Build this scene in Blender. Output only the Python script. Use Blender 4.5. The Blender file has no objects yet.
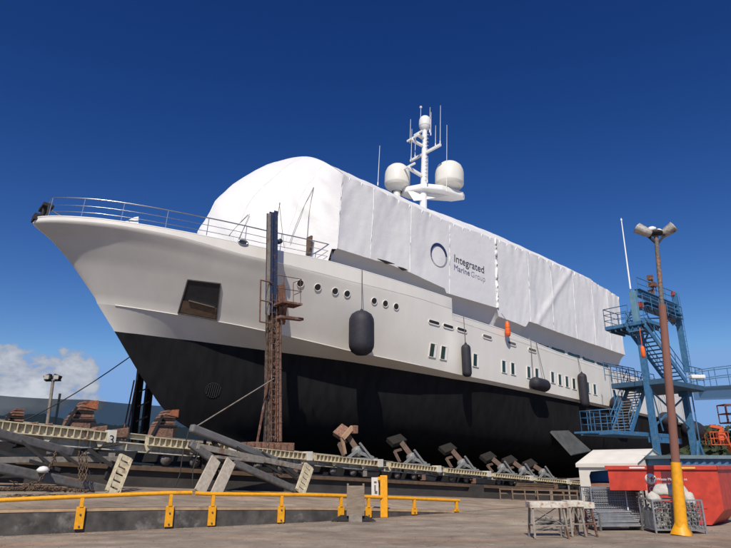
import bpy, bmesh, math, random
import numpy as np
from mathutils import Vector as V, Matrix, noise
from math import sin, cos, radians, pi, sqrt
random.seed(7)
SC = bpy.context.scene
COL = SC.collection
R = random.uniform
# ------------------------------------------------------------------ survey helpers
F, PT, CX, CY, CZ = 592.0, radians(18), 365.5, 274.0, 1.6
CAM = V((0, 0, CZ))
def ray(x, y):
    v = CY - y
    return V((x - CX, F*cos(PT) - v*sin(PT), F*sin(PT) + v*cos(PT)))
AZ = radians(50.4)
U = V((sin(AZ), cos(AZ), 0)); Q = V((-cos(AZ), sin(AZ), 0)); Z = V((0, 0, 1))   # along the slip, across it (away), up
SA = V((U.x, U.y, -0.068)).normalized()
SW = (-Q).cross(SA); SW = SW if SW.z > 0 else -SW
SO = V((-15, 25, 0))
def frame(o, x, y, z):
    m = Matrix.Identity(4)
    for i, a in enumerate((x, y, z)):
        for k in range(3): m[k][i] = a[k]
    for k in range(3): m[k][3] = o[k]
    return m
SHIP = frame(SO, SA, Q, SW)          # X aft, Y to far side, Z up
SLIP = frame(V((0, 0, 0)), U, Q, Z)  # (s, q, z)
WORLD = Matrix.Identity(4)
def at(x, y, Y): d = ray(x, y); return CAM + d*(Y/d.y)
def atz(x, y, z): d = ray(x, y); return CAM + d*((z - CZ)/d.z)
def atq(x, y, q):                    # world point on the vertical plane q
    d = ray(x, y); return CAM + d*(q/(d.dot(Q)))
def sq(P): return V((P.dot(U), P.dot(Q), P.z))
def shp(x, y, b):                    # ship coords (X, Z) on the buttock plane b (near side +)
    d = ray(x, y); n = -Q
    P = CAM + d*(((SO - CAM).dot(n) + b)/d.dot(n)); r = P - SO
    return r.dot(SA), r.dot(SW)

# ------------------------------------------------------------------ materials
MATS = {}
def mat(name, col, rough=.6, var=.15, scale=3.0, metal=0.0, bump=0.0, bscale=None, col2=None, thr=None, spec=None, coord='Object', detail=6, streak=None):
    if name in MATS: return MATS[name]
    m = bpy.data.materials.new(name); m.use_nodes = True
    nt = m.node_tree; N = nt.nodes; L = nt.links
    b = N['Principled BSDF']; b.inputs['Roughness'].default_value = rough; b.inputs['Metallic'].default_value = metal
    if spec is not None: b.inputs['Specular IOR Level'].default_value = spec
    tc = N.new('ShaderNodeTexCoord'); mp = N.new('ShaderNodeMapping'); L.new(tc.outputs[coord], mp.inputs[0])
    if streak: mp.inputs['Scale'].default_value = streak
    nz = N.new('ShaderNodeTexNoise'); nz.inputs['Scale'].default_value = scale; nz.inputs['Detail'].default_value = detail
    nz.inputs['Roughness'].default_value = .62
    L.new(mp.outputs[0], nz.inputs['Vector'])
    cr = N.new('ShaderNodeValToRGB'); L.new(nz.outputs['Fac'], cr.inputs[0])
    c = V(col)
    if col2 is None:
        cr.color_ramp.elements[0].position = .3; cr.color_ramp.elements[1].position = .7
        cr.color_ramp.elements[0].color = (*(c*(1 - var)), 1); cr.color_ramp.elements[1].color = (*(c*(1 + var)), 1)
    else:
        t = thr or .5
        cr.color_ramp.elements[0].position = t - .05; cr.color_ramp.elements[1].position = t + .07
        cr.color_ramp.elements[0].color = (*c, 1); cr.color_ramp.elements[1].color = (*col2, 1)
        if var:
            n2 = N.new('ShaderNodeTexNoise'); n2.inputs['Scale'].default_value = scale*3.7; n2.inputs['Detail'].default_value = 4
            L.new(mp.outputs[0], n2.inputs['Vector'])
            mr = N.new('ShaderNodeMapRange'); mr.inputs[3].default_value = 1 - var*1.6; mr.inputs[4].default_value = 1 + var*1.6
            mr.inputs[1].default_value = .25; mr.inputs[2].default_value = .75
            L.new(n2.outputs['Fac'], mr.inputs[0])
            mx = N.new('ShaderNodeMix'); mx.data_type = 'RGBA'; mx.blend_type = 'MULTIPLY'; mx.inputs[0].default_value = 1
            L.new(cr.outputs[0], mx.inputs[6]); L.new(mr.outputs[0], mx.inputs[7])
            L.new(mx.outputs[2], b.inputs['Base Color'])
    if col2 is None or not var: L.new(cr.outputs[0], b.inputs['Base Color'])
    if bump:
        bn = N.new('ShaderNodeTexNoise'); bn.inputs['Scale'].default_value = bscale or scale*4; bn.inputs['Detail'].default_value = 5
        L.new(tc.outputs[coord], bn.inputs['Vector'])
        bp = N.new('ShaderNodeBump'); bp.inputs['Strength'].default_value = bump; bp.inputs['Distance'].default_value = .03
        L.new(bn.outputs['Fac'], bp.inputs['Height']); L.new(bp.outputs[0], b.inputs['Normal'])
    MATS[name] = m; return m

M_hull = mat('hull_white_paint', (.74, .715, .66), .35, .05, .9, bump=.35, bscale=.55, streak=(1, 1, .18))
M_anti = mat('black_antifouling', (.011, .011, .013), .8, .25, .7, bump=.12, bscale=1.5, streak=(1, 1, .22), spec=.16, col2=(.0125, .0125, .0135), thr=.58)
M_wrap = mat('white_shrink_wrap', (.735, .735, .735), .5, .03, .6, bump=1.0, bscale=1.6, spec=.3)
M_wrapseam = mat('wrap_seam_tape', (.80, .80, .80), .4, .04, 3, bump=.5, bscale=9)
M_white = mat('white_paint', (.8, .8, .78), .4, .04, 2)
M_steel = mat('stainless', (.55, .56, .58), .25, .1, 5, metal=1)
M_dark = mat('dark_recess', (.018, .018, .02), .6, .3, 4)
M_glass = mat('window_glass', (.02, .05, .045), .08, .3, 2)
M_brown = mat('rusty_plate', (.12, .075, .045), .7, .3, 4)
M_fender = mat('fender_rubber', (.022, .022, .032), .65, .3, 6, bump=.3)
M_rope = mat('rope', (.16, .15, .13), .9)
M_orange = mat('orange_plastic', (.85, .14, .02), .5, .15, 5)
M_bluepile = mat('blue_pile_paint', (.025, .04, .085), .55, .3, 6, col2=(.13, .07, .05), thr=.6)
M_cream = mat('cream_paint', (.58, .51, .35), .6, .15, 2.4, col2=(.26, .14, .08), thr=.62, bump=.2)
M_greysteel = mat('grey_steel', (.12, .115, .11), .55, .2, 2, col2=(.16, .09, .06), thr=.63)
M_lightsteel = mat('weathered_steel', (.25, .225, .19), .6, .2, 2, col2=(.18, .10, .06), thr=.6)
M_rust = mat('rust_red', (.16, .075, .05), .85, .3, 3, col2=(.25, .18, .15), thr=.58, bump=.4)
M_rustlight = mat('rust_pink', (.23, .125, .085), .85, .3, 4, col2=(.11, .06, .045), thr=.60, bump=.4)
M_rustor = mat('rust_orange', (.36, .12, .055), .8, .25, 4, col2=(.17, .09, .06), thr=.58)
M_black = mat('grimy_black_steel', (.02, .019, .019), .7, .4, 3)
M_rubber = mat('shade_dark_timber', (.016, .013, .010), .85, .4, 5, bump=.4)  # timber colour darkened to stand in for hull shade on the docking pads
M_wallc = mat('dark_stained_concrete', (.05, .045, .042), .9, .4, .7, bump=.4, bscale=8, streak=(1, 1, 2.5))
M_kerb = mat('painted_kerb_concrete', (.07, .065, .06), .85, .35, .9, col2=(.22, .21, .20), thr=.66, bump=.3, bscale=10)
M_kerbtop = mat('kerb_nosing', (.40, .28, .17), .9, .35, 2)
M_yellow = mat('safety_yellow', (.80, .36, .008), .45, .10, 2.5, col2=(.60, .24, .02), thr=.66)
M_blue = mat('tower_blue', (.045, .155, .30), .55, .18, 1.5, col2=(.13, .21, .26), thr=.62)
M_bluedk = mat('tower_blue_deck', (.04, .10, .17), .6, .2, 2)
M_red = mat('skip_red', (.52, .045, .022), .5, .14, 1.2, col2=(.34, .035, .022), thr=.60, bump=.1)
M_galv = mat('galvanised', (.36, .38, .40), .4, .2, 6, metal=.6)
M_tent = mat('tent_canvas', (.72, .69, .62), .75, .06, 2, bump=.3, bscale=4)
M_wood = mat('weathered_wood', (.24, .19, .14), .9, .25, 3, bump=.3, streak=(1, 1, 6))
M_tabletop = mat('trestle_board', (.60, .56, .48), .7, .15, 5, col2=(.30, .16, .09), thr=.56)
M_bag = mat('sack', (.55, .53, .48), .8, .08, 4, bump=.5)
M_mesh = None

def mesh_screen(name, col, alpha):
    m = bpy.data.materials.new(name); m.use_nodes = True
    nt = m.node_tree; N = nt.nodes; L = nt.links
    b = N['Principled BSDF']; b.inputs['Base Color'].default_value = (*col, 1); b.inputs['Roughness'].default_value = 1; b.inputs['Specular IOR Level'].default_value = 0
    tr = N.new('ShaderNodeBsdfTransparent'); mx = N.new('ShaderNodeMixShader')
    tc = N.new('ShaderNodeTexCoord'); nz = N.new('ShaderNodeTexNoise'); nz.inputs['Scale'].default_value = .35
    L.new(tc.outputs['Object'], nz.inputs['Vector'])
    mr = N.new('ShaderNodeMapRange'); mr.inputs[3].default_value = alpha - .10; mr.inputs[4].default_value = alpha + .08
    L.new(nz.outputs['Fac'], mr.inputs[0]); L.new(mr.outputs[0], mx.inputs[0])
    L.new(tr.outputs[0], mx.inputs[1]); L.new(b.outputs[0], mx.inputs[2]); L.new(mx.outputs[0], N['Material Output'].inputs[0])
    return m
M_mesh = mesh_screen('shade_cloth', (.022, .038, .055), .88)
M_bluemesh = mesh_screen('blue_netting', (.05, .10, .17), .60)

# ------------------------------------------------------------------ objects
ROOTM = {}
def thing(name, label, cat, loc=(0, 0, 0), M=None, group=None):
    o = bpy.data.objects.new(name, None); COL.objects.link(o); o.empty_display_size = .3
    m = M.copy() if M is not None else Matrix.Translation(V(loc))
    o.matrix_world = m; ROOTM[o.name] = m
    o['label'] = label; o['category'] = cat
    if group: o['group'] = group
    return o
def tag(o, label, cat, group=None):
    o['label'] = label; o['category'] = cat
    if group: o['group'] = group
    return o
class MB:
    def __init__(s, fr=WORLD): s.v = []; s.f = []; s.sm = []; s.fr = fr
    def add(s, vs, fs, smooth=False):
        n = len(s.v); s.v += [V(p) for p in vs]; s.f += [[i + n for i in f] for f in fs]; s.sm += [smooth]*len(fs); return s
    def box(s, c, d, rot=None):
        c = V(c); h = V(d)/2
        vs = [V((x*h.x, y*h.y, z*h.z)) for z in (-1, 1) for y in (-1, 1) for x in (-1, 1)]
        if rot is not None: vs = [rot @ p for p in vs]
        return s.add([c + p for p in vs], [(0, 2, 3, 1), (4, 5, 7, 6), (0, 1, 5, 4), (2, 6, 7, 3), (0, 4, 6, 2), (1, 3, 7, 5)])
    def bb(s, a, b):
        a = V(a); b = V(b); return s.box((a + b)/2, [abs(t) for t in (b - a)])
    def basis(s, p0, p1, up=Z):
        d = (p1 - p0).normalized(); side = d.cross(V(up))
        if side.length < 1e-3: side = d.cross(V((1, 0, 0)))
        side.normalize(); return d, side, side.cross(d).normalized()
    def bar(s, p0, p1, w, h, up=Z):
        p0 = V(p0); p1 = V(p1); d, sd, u = s.basis(p0, p1, up)
        vs = [p + sd*(a*w/2) + u*(b*h/2) for p in (p0, p1) for a, b in ((-1, -1), (1, -1), (1, 1), (-1, 1))]
        return s.add(vs, [(3, 2, 1, 0), (4, 5, 6, 7), (0, 1, 5, 4), (1, 2, 6, 5), (2, 3, 7, 6), (3, 0, 4, 7)])
    def ibeam(s, p0, p1, w, h, t=.03, up=Z):
        p0 = V(p0); p1 = V(p1); d, sd, u = s.basis(p0, p1, up)
        s.bar(p0 + u*(h/2 - t/2), p1 + u*(h/2 - t/2), w, t, up); s.bar(p0 - u*(h/2 - t/2), p1 - u*(h/2 - t/2), w, t, up)
        return s.bar(p0, p1, t, h - 2*t, up)
    def tube(s, p0, p1, r0, r1=None, seg=10, cap=True):
        p0 = V(p0); p1 = V(p1); r1 = r0 if r1 is None else r1
        d, a, b = s.basis(p0, p1)
        vs = []; fs = []
        for p, r in ((p0, r0), (p1, r1)):
            for i in range(seg):
                t = 2*pi*i/seg; vs.append(p + a*(r*cos(t)) + b*(r*sin(t)))
        fs = [(i, (i + 1) % seg, seg + (i + 1) % seg, seg + i) for i in range(seg)]
        s.add(vs, fs, True)
        if cap: s.add(vs, [tuple(range(seg))[::-1], tuple(range(seg, 2*seg))])
        return s
    def path(s, pts, r, seg=8):
        pts = [V(p) for p in pts]; n = len(pts); vs = []; fs = []
        for i, p in enumerate(pts):
            d = (pts[min(i + 1, n - 1)] - pts[max(i - 1, 0)]).normalized()
            a = d.cross(Z)
            if a.length < 1e-3: a = V((1, 0, 0))
            a.normalize(); b = a.cross(d)
            for k in range(seg):
                t = 2*pi*k/seg; vs.append(p + a*(r*cos(t)) + b*(r*sin(t)))
        for i in range(n - 1):
            for k in range(seg): fs.append((i*seg + k, i*seg + (k + 1) % seg, (i + 1)*seg + (k + 1) % seg, (i + 1)*seg + k))
        return s.add(vs, fs, True)
    def lathe(s, c, prof, axis=Z, seg=24):      # prof: (r, h)
        c = V(c); ax = V(axis).normalized(); a = ax.cross(V((0, 0, 1)))
        if a.length < 1e-3: a = V((1, 0, 0))
        a.normalize(); b = ax.cross(a); vs = []; fs = []
        for r, h in prof:
            for k in range(seg):
                t = 2*pi*k/seg; vs.append(c + ax*h + a*(r*cos(t)) + b*(r*sin(t)))
        for i in range(len(prof) - 1):
            for k in range(seg): fs.append((i*seg + k, i*seg + (k + 1) % seg, (i + 1)*seg + (k + 1) % seg, (i + 1)*seg + k))
        return s.add(vs, fs, True)
    def grid(s, rows, smooth=True, close=False):
        n = len(rows[0]); vs = [p for r in rows for p in r]; fs = []
        for i in range(len(rows) - 1):
            for k in range(n - 1): fs.append((i*n + k, i*n + k + 1, (i + 1)*n + k + 1, (i + 1)*n + k))
        return s.add(vs, fs, smooth)
    def prism(s, poly, ext):                    # poly: list of points, ext: vector
        n = len(poly); e = V(ext); vs = [V(p) for p in poly] + [V(p) + e for p in poly]
        return s.add(vs, [tuple(range(n))[::-1], tuple(range(n, 2*n))] + [(i, (i + 1) % n, n + (i + 1) % n, n + i) for i in range(n)])
    def build(s, name, m, parent=None, bevel=0, jitter=0):
        me = bpy.data.meshes.new(name)
        inv = ROOTM[parent.name].inverted() if parent is not None and parent.name in ROOTM else WORLD
        T = inv @ s.fr
        org = V((0, 0, 0))
        if parent is None:
            ws = [T @ p for p in s.v]
            lo = V([min(w[i] for w in ws) for i in range(3)]); hi = V([max(w[i] for w in ws) for i in range(3)])
            org = V(((lo.x + hi.x)/2, (lo.y + hi.y)/2, lo.z))
        me.from_pydata([(T @ p) - org for p in s.v], [], s.f); me.update()
        for p, t in zip(me.polygons, s.sm): p.use_smooth = t
        me.validate()
        bm = bmesh.new(); bm.from_mesh(me); bmesh.ops.recalc_face_normals(bm, faces=bm.faces); bm.to_mesh(me); bm.free()
        me.materials.append(m)
        o = bpy.data.objects.new(name, me); COL.objects.link(o); o.location = org
        if parent is not None:
            o.parent = parent; ROOTM[o.name] = ROOTM[parent.name]
        if bevel:
            b = o.modifiers.new('b', 'BEVEL'); b.width = bevel; b.segments = 2; b.limit_method = 'ANGLE'
        return o
def struct(o): o['kind'] = 'structure'; return o
def copy_tree(o, M):
    c = o.copy(); COL.objects.link(c); c.matrix_world = M; ROOTM[c.name] = M
    for ch in list(o.children):
        d = ch.copy(); COL.objects.link(d); d.parent = c
        for g in list(ch.children):
            e = g.copy(); COL.objects.link(e); e.parent = d
    return c
def text_part(name, body, size, M, m, parent, ext=.004):
    cu = bpy.data.curves.new(name, 'FONT'); cu.body = body; cu.size = size; cu.extrude = ext
    t = bpy.data.objects.new(name + '_tmp', cu); COL.objects.link(t)
    dg = bpy.context.evaluated_depsgraph_get()
    me = bpy.data.meshes.new_from_object(t.evaluated_get(dg)); bpy.data.objects.remove(t)
    me.transform(ROOTM[parent.name].inverted() @ M); me.materials.clear(); me.materials.append(m)
    o = bpy.data.objects.new(name, me); COL.objects.link(o); o.parent = parent; ROOTM[o.name] = ROOTM[parent.name]
    return o

# ================================================================== THE YACHT
IP = np.interp
STEM = ([3.35, 3.98, 4.65, 5.33, 6.3, 7.18, 8.03, 8.96, 9.67, 10.56, 11.39, 11.93, 12.4],
        [9.6, 7.6, 6.54, 5.81, 4.89, 4.2, 3.41, 2.54, 1.8, .89, -.15, -.98, -1.02])
def zs(X): return float(IP(X, [-1, 1.2, 5, 8.5, 12, 21, 21.06, 26, 32, 55], [12.3, 12.38, 12.4, 12.46, 12.66, 12.75, 11.8, 11.85, 11.5, 11.35]))
def zb(X): return float(IP(X, [-1, 2, 4.5, 7.3, 13, 18.3, 21, 21.06, 26, 55], [12.14, 12.20, 12.12, 11.88, 11.88, 12.1, 12.1, 11.45, 11.4, 11.0]))
def zk(X): return float(IP(X, [3, 8.5, 14.4, 22, 30, 55], [9.07, 8.86, 8.45, 8.28, 8.42, 8.85]))
def zw(X): return float(IP(X, [3.5, 15, 22, 32, 40, 55], [7.95, 8.14, 8.1, 8.31, 8.45, 8.72]))
def rise(X): return max(0, (X - 38)/17)**2
def tap(X): return 1 - .14*max(0, (X - 40)/15)**2
def bs(X): t = min(1, max(0, (X + 1.0)/20.5)); return 5.4*(1 - (1 - t)**2.3)**.66*tap(X)
def bk(X): t = min(1, max(0, (X - 2.46)/24)); return 5.36*(1 - (1 - t)**2)**.87*tap(X)
def bw(X): return max(0, min(bk(X)*float(IP(X, [3.47, 4.5, 7, 12, 18, 24, 60], [.0, .32, .54, .66, .80, .94, .965])), 5.2*tap(X))) if X > 3.48 else 0
def b1(X): t = min(1, max(0, (X - 5.35)/30)); return 4.9*(1 - (1 - t)**1.9)*tap(X)
def b2(X): t = min(1, max(0, (X - 6.9)/30)); return 3.7*(1 - (1 - t)**1.8)*tap(X)
ROWS = [(zs, bs, -1.0), (zb, lambda X: bs(X)*1.002, -.98),
        (lambda X: .5*(zb(X) + zk(X)), lambda X: .5*(bs(X) + bk(X)) - .10*(bs(X) - bk(X)) if X > 1.0 else 0, .95),
        (zk, bk, 2.46), (zw, bw, 3.47), (lambda X: 5.8 + 1.7*rise(X), b1, 5.35),
        (lambda X: 4.35 + 2.9*rise(X), b2, 6.95), (lambda X: 3.35 + 3.7*rise(X), lambda X: .14, 9.6)]
def hullb(X, z):
    zz = [zs(X)]; bb = [bs(X)]
    for f, x0, _ in FAM: zz.append(zb(X) + (zk(X) - zb(X))*f); bb.append(fam(f, X, x0))
    for r in ROWS[4:]: zz.append(r[0](X)); bb.append(r[1](X))
    return float(IP(z, zz[::-1], bb[::-1]))
XE = 54.6
def sta(x0):
    return [x0 + (21 - x0)*(i/44)**1.7 for i in range(45)] + [21.06 + (XE - 21.06)*i/40 for i in range(41)]
def bmid(X, x0):                                    # flare row measured from its own stem point
    t = min(1, max(0, (X - x0)/23)); return 5.38*(1 - (1 - t)**2.15)**.74*tap(X)
rowpts = []
for k, (zf, bf, x0) in enumerate(ROWS):
    f = (lambda X: bmid(X, .95)) if k == 2 else bf
    rowpts.append([V((X, f(X) if i else 0, zf(X))) for i, X in enumerate(sta(x0))])
ROWS[2] = (ROWS[2][0], lambda X: bmid(X, .95), .95)
def fam(f, X, x0):                                  # plan curves between the band and the knuckle
    g_ = f**1.1; L_ = 20.5 + 3.5*g_; p_ = 2.3 - .3*g_; e_ = .66 + .21*g_
    t = min(1, max(0, (X - x0)/L_)); return (5.4 - .04*f)*(1 - (1 - t)**p_)**e_*tap(X)
FAM = []
for k in range(19):
    f = (k/18)**1.35; z0 = 11.93 + (9.0 - 11.98)*f; x0 = float(IP(z0, STEM[0], STEM[1]))
    x0 = -1.0 if k == 0 else (2.46 if k == 18 else x0 - .12*max(0, 1 - f*6))
    FAM.append((f, x0, [V((X, fam(f, X, x0) if i or k == 0 else 0, zb(X) + (zk(X) - zb(X))*f)) for i, X in enumerate(sta(x0))]))
def cr(p0, p1, p2, p3, t):
    return .5*((2*p1) + (p2 - p0)*t + (2*p0 - 5*p1 + 4*p2 - p3)*t*t + (3*p1 - p0 - 3*p2 + p3)*t**3)
def strip(idx, n):
    rr = [rowpts[i] for i in idx]; out = []
    for j in range(len(rr) - 1):
        for t in [k/n for k in range(n + (j == len(rr) - 2))]:
            row = []
            for i in range(len(rr[0])):
                p1 = rr[j][i]; p2 = rr[j + 1][i]
                p0 = rr[j - 1][i] if j else 2*p1 - p2
                p3 = rr[j + 2][i] if j + 2 < len(rr) else 2*p2 - p1
                row.append(cr(p0, p1, p2, p3, t) if len(rr) > 2 else p1.lerp(p2, t))
            out.append(row)
    return out
def side(mb, rows, sg): mb.grid([[V((p.x, -sg*p.y, p.z)) for p in r] for r in rows])
yacht = thing('motor_yacht', 'white and black hulled motor yacht with raked bow, hauled out on the slipway', 'yacht', M=SHIP)
hu = MB(SHIP); ua = MB(SHIP)
for sg in (1, -1):
    side(hu, strip([0, 1], 2), sg); side(hu, [F_[2] for F_ in FAM], sg); side(hu, strip([3, 4], 2), sg)
    side(ua, strip([4, 5, 6, 7], 5), sg)
for mb, a, b in ((hu, 0, 4), (ua, 4, 7)):           # transom
    e = [rowpts[i][-1] for i in range(a, b + 1)]
    mb.grid([[V((p.x, -p.y, p.z)), V((p.x, p.y, p.z))] for p in e], False)
bot = rowpts[7]; ua.grid([[V((p.x, -p.y, p.z)) for p in bot], [V((p.x, p.y, p.z)) for p in bot]], False)
hu.build('hull', M_hull, yacht); ua.build('underwater_hull', M_anti, yacht)
dk = MB(SHIP)
xsd = sta(.2); dz = lambda X: zs(X) - (.75 if X < 21.03 else .95)
dk.grid([[V((X, sg*max(0, hullb(X, dz(X)) - .12), dz(X))) for X in xsd] for sg in (-1, 1)], False)
dk.build('deck', mat('teak_grey_deck', (.33, .31, .28), .7), yacht)
cp = MB(SHIP)
for sg in (1, -1):
    cp.path([V((X, -sg*(bs(X) - .03), zs(X) + .01)) for X in sta(-1.0)[:45]], .04)
    cp.path([V((X, -sg*(bs(X) - .03), zs(X) + .01)) for X in sta(-1.0)[45:]], .05)
cp.build('cap_rail', M_white, yacht)
kn = MB(SHIP)
kn.path([V((X, -bk(X) - .012, zk(X))) for X in sta(3.05)[2:42]], .018, 6)
kn.build('knuckle_rail', M_hull, yacht)

def on_hull(x, y):
    b = 5.0
    for _ in range(40):
        X, z = shp(x, y, b); b = .6*b + .4*hullb(X, z)
    return X, b, z
def hframe(x, y, off=0.0):
    X, b, z = on_hull(x, y); e = .12
    du = V((2*e, -(hullb(X + e, z) - hullb(X - e, z)), 0)); dv = V((0, -(hullb(X, z + e) - hullb(X, z - e)), 2*e))
    n = dv.cross(du).normalized()
    if n.y > 0: n = -n
    du.normalize(); dv = n.cross(du)
    if dv.z < 0: dv = -dv
    p = V((X, -b, z)) + n*off
    return SHIP @ frame(p, du, dv, n)               # local x aft, y up, z outward
# anchor pocket
A = hframe(200.5, 299)
quad = []
for (x, y) in ((187.8, 279.5), (220.6, 283.4), (216.7, 320.2), (178, 313)):
    X, b, z = on_hull(x, y); quad.append(A.inverted() @ (SHIP @ V((X, -b, z))))
for q in quad: q.z = 0
c0 = sum(quad, V((0, 0, 0)))/4
rect = lambda k, zz, yo=0: [V((c0.x + (q.x - c0.x)*k, c0.y + (q.y - c0.y)*k, zz)) for q in quad]
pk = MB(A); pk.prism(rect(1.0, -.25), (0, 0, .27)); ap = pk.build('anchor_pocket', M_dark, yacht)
lo = [quad[3].lerp(quad[0], .38), quad[2].lerp(quad[1], .32), quad[2], quad[3]]
fr_ = MB(A)
for i in range(4): fr_.bar(quad[i] + V((0, 0, .03)), quad[(i + 1) % 4] + V((0, 0, .03)), .05, .06, (0, 0, 1))
fr_.build('pocket_frame', M_greysteel, ap)
sp = MB(A); k4 = [c0 + (q - c0)*.93 for q in lo]; sp.prism([q + V((0, 0, .02)) for q in k4], (0, 0, .02)); sp.build('rubbing_plate', M_brown, ap)
sh = MB(A); m0 = quad[3].lerp(quad[0], .42); m1 = quad[2].lerp(quad[1], .36)
sh.bar(m0.lerp(m1, .18) + V((0, .03, .05)), m0.lerp(m1, .9) + V((0, -.02, .05)), .05, .10, (0, 0, 1)); sh.build('anchor', M_steel, ap)
# portholes
PH = [(300.2, 283.5), (317.6, 287.4), (335, 291.4), (347, 294), (374, 301.2), (385.2, 303.8), (396, 306.8)]
for x, y in PH:
    A = hframe(x, y); k = .20
    p = MB(A); p.lathe((0, 0, 0), [(k, -.05), (k, .040), (k*.96, .046), (k*.90, .042), (k*.82, .03)], (0, 0, 1), 24)
    po = p.build('porthole', M_hull, yacht)
    g = MB(A); g.lathe((-.022, .022, 0), [(k*.80, .040), (0.001, .040)], (0, 0, 1), 24); g.build('pane', M_dark, po)
for x, y in [(433.8, 322.8), (448, 326.8), (461.6, 330.3), (487, 337.2), (511.6, 343.8), (532, 350.4)]:
    A = hframe(x, y)
    def oval(w, h, n=8): return [(sx*(w/2 - h/2) + h/2*cos(t), h/2*sin(t)) for sx, t0 in ((1, -pi/2), (-1, pi/2)) for t in [t0 + pi*i/n for i in range(n + 1)]]
    p = MB(A); p.prism([V((a, b, -.02)) for a, b in oval(.92, .27)], (0, 0, .07)); po = p.build('vent_slot', M_hull, yacht)
    g = MB(A); g.prism([V((a - .015, b + .02, .048)) for a, b in oval(.82, .17)], (0, 0, .006)); g.build('louvre', M_dark if x < 480 else M_greysteel, po)
for x, y in [(432.6, 350.4), (443.6, 353), (475.5, 360.4), (504, 366.9), (513, 369), (529, 372.6), (537, 374.4), (552.7, 377.6), (560, 380), (567, 381.9), (574, 384), (588, 387.6), (594.8, 389.6)]:
    A = hframe(x, y)
    p = MB(A)
    w, h = .26, .40
    for (x0, y0, x1, y1) in ((-w, -h, w, -h + .05), (-w, h - .05, w, h), (-w, -h + .05, -w + .05, h - .05), (w - .05, -h + .05, w, h - .05)) if False else ((-w, -h, w, -h + .03), (-w, h - .03, w, h), (-w, -h + .03, -w + .03, h - .03), (w - .03, -h + .03, w, h - .03)):
        p.bb((x0, y0, -.05), (x1, y1, .05))
    po = p.build('hull_window', M_hull, yacht)
    g = MB(A); g.bb((-w + .03, -h + .03, -.01), (w - .17, h - .03, .036)); g.build('pane', M_glass, po)
    g = MB(A); g.bb((w - .17, -h + .03, -.01), (w - .03, h - .03, .040)); g.build('reveal', M_white, po)
# bow thruster grille
A = hframe(213, 390.5)
p = MB(A); p.lathe((0, 0, 0), [(.38, .0), (.38, .015), (.36, .015), (.36, 0)], (0, 0, 1), 28)
for i in range(-3, 4):
    hh = sqrt(max(0, .36**2 - (i*.1)**2)); p.bar((i*.1, -hh, .02), (i*.1 + .05, hh, .02), .03, .04, (0, 0, 1))
p.build('thruster_grille', mat('grille_grime', (.035, .035, .036), .8, .3, 6), yacht)
# stabiliser fin
def SP(x, y, b): X, z = shp(x, y, b); return V((X, -b, z))
fn = MB(SHIP); pl = []
for x_, y_ in ((549, 431), (566, 430)):
    X, b, z = on_hull(x_, y_); pl.append(V((X, -b + .05, z)))
pl += [SP(590, 452, 5.9), SP(571, 456, 5.7)]
fn.prism(pl, (0.12, -.05, .10)); fn.build('stabiliser_fin', mat('fin_grey', (.075, .08, .078), .6, .3, 1.5), yacht, bevel=.03)
# bow railing
rl = MB(SHIP); 
for sg in (1, -1):
    Xs = [-.55, .6, 2.1, 3.9, 5.7, 7.5, 9.3, 11.1, 12.2] if sg > 0 else [-.55, .6, 2.1, 3.9, 5.7, 7.0]
    inn = lambda X: max(.02, bs(X) - .12)
    dense = [Xs[0] + (Xs[-1] - Xs[0])*i/40 for i in range(41)]
    for h, r in ((1.0, .03), (.62, .014), (.30, .014)):
        rl.path([V((X, -sg*inn(X), zs(X) + h)) for X in dense], r, 6)
    for X in Xs: rl.tube(V((X, -sg*inn(X), zs(X) - .05)), V((X, -sg*inn(X), zs(X) + 1.0)), .02, seg=6)
rl.path([V((-.55, s*(bs(-.55) - .12), zs(-.5) + 1.0)) for s in (-1, -.5, 0, .5, 1)], .03, 6)
rl.build('bow_railing', M_steel, yacht)
bt = MB(SHIP)
for y in (-.5, -.2, .25, .5): bt.tube((-.8 + abs(y)*.5, y, 12.25), (-.85 + abs(y)*.5, y, 13.0), .07, seg=8)
bt.bb((-.85, -.5, 12.9), (-.4, .5, 13.05)); bt.bb((-1.05, -.3, 12.2), (-.7, .3, 12.5)); bt.build('bow_roller', M_black, yacht)
fl = MB(SHIP); fl.prism([V((2.0, -1.7, 12.35)), V((3.0, -2.2, 12.35)), V((2.9, -2.15, 13.05)), V((2.75, -2.05, 13.0))], (0, .1, 0)); fl.build('deck_fin', M_white, yacht)
wl = MB(SHIP)
for X in (5.4, 6.3): wl.lathe((X, -2.2, 12.0), [(.05, 0), (.25, .1), (.25, .5), (.3, .6), (.3, .75), (.05, .8)], Z, 14)
wl.build('windlass', M_greysteel, yacht)
A = hframe(243, 242.6); p = MB(A); ov = [V((.22*cos(t), .12*sin(t), .03)) for t in [2*pi*i/24 for i in range(25)]]
p.path(ov, .045, 8); fo = p.build('fairlead', M_steel, yacht); g = MB(A); g.prism([v*.8 for v in ov[:-1]], (0, 0, .01)); g.build('fairlead_opening', M_dark, fo)
# superstructure below the wrap
ss = MB(SHIP)
ss.prism([V((12.6, -4.45, 11.4)), V((41.0, -4.45, 10.6)), V((41.0, -4.45, 17.5)), V((12.6, -4.45, 17.5))], (0, 8.9, 0))
ss.build('deckhouse', M_hull, yacht)
sw = MB(SHIP)
for i in range(9):
    X = 22.5 + i*2.05; sw.bb((X, -4.49, 11.75), (X + 1.6, -4.44, 12.55))
sw.build('deckhouse_window', M_glass, yacht)
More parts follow.
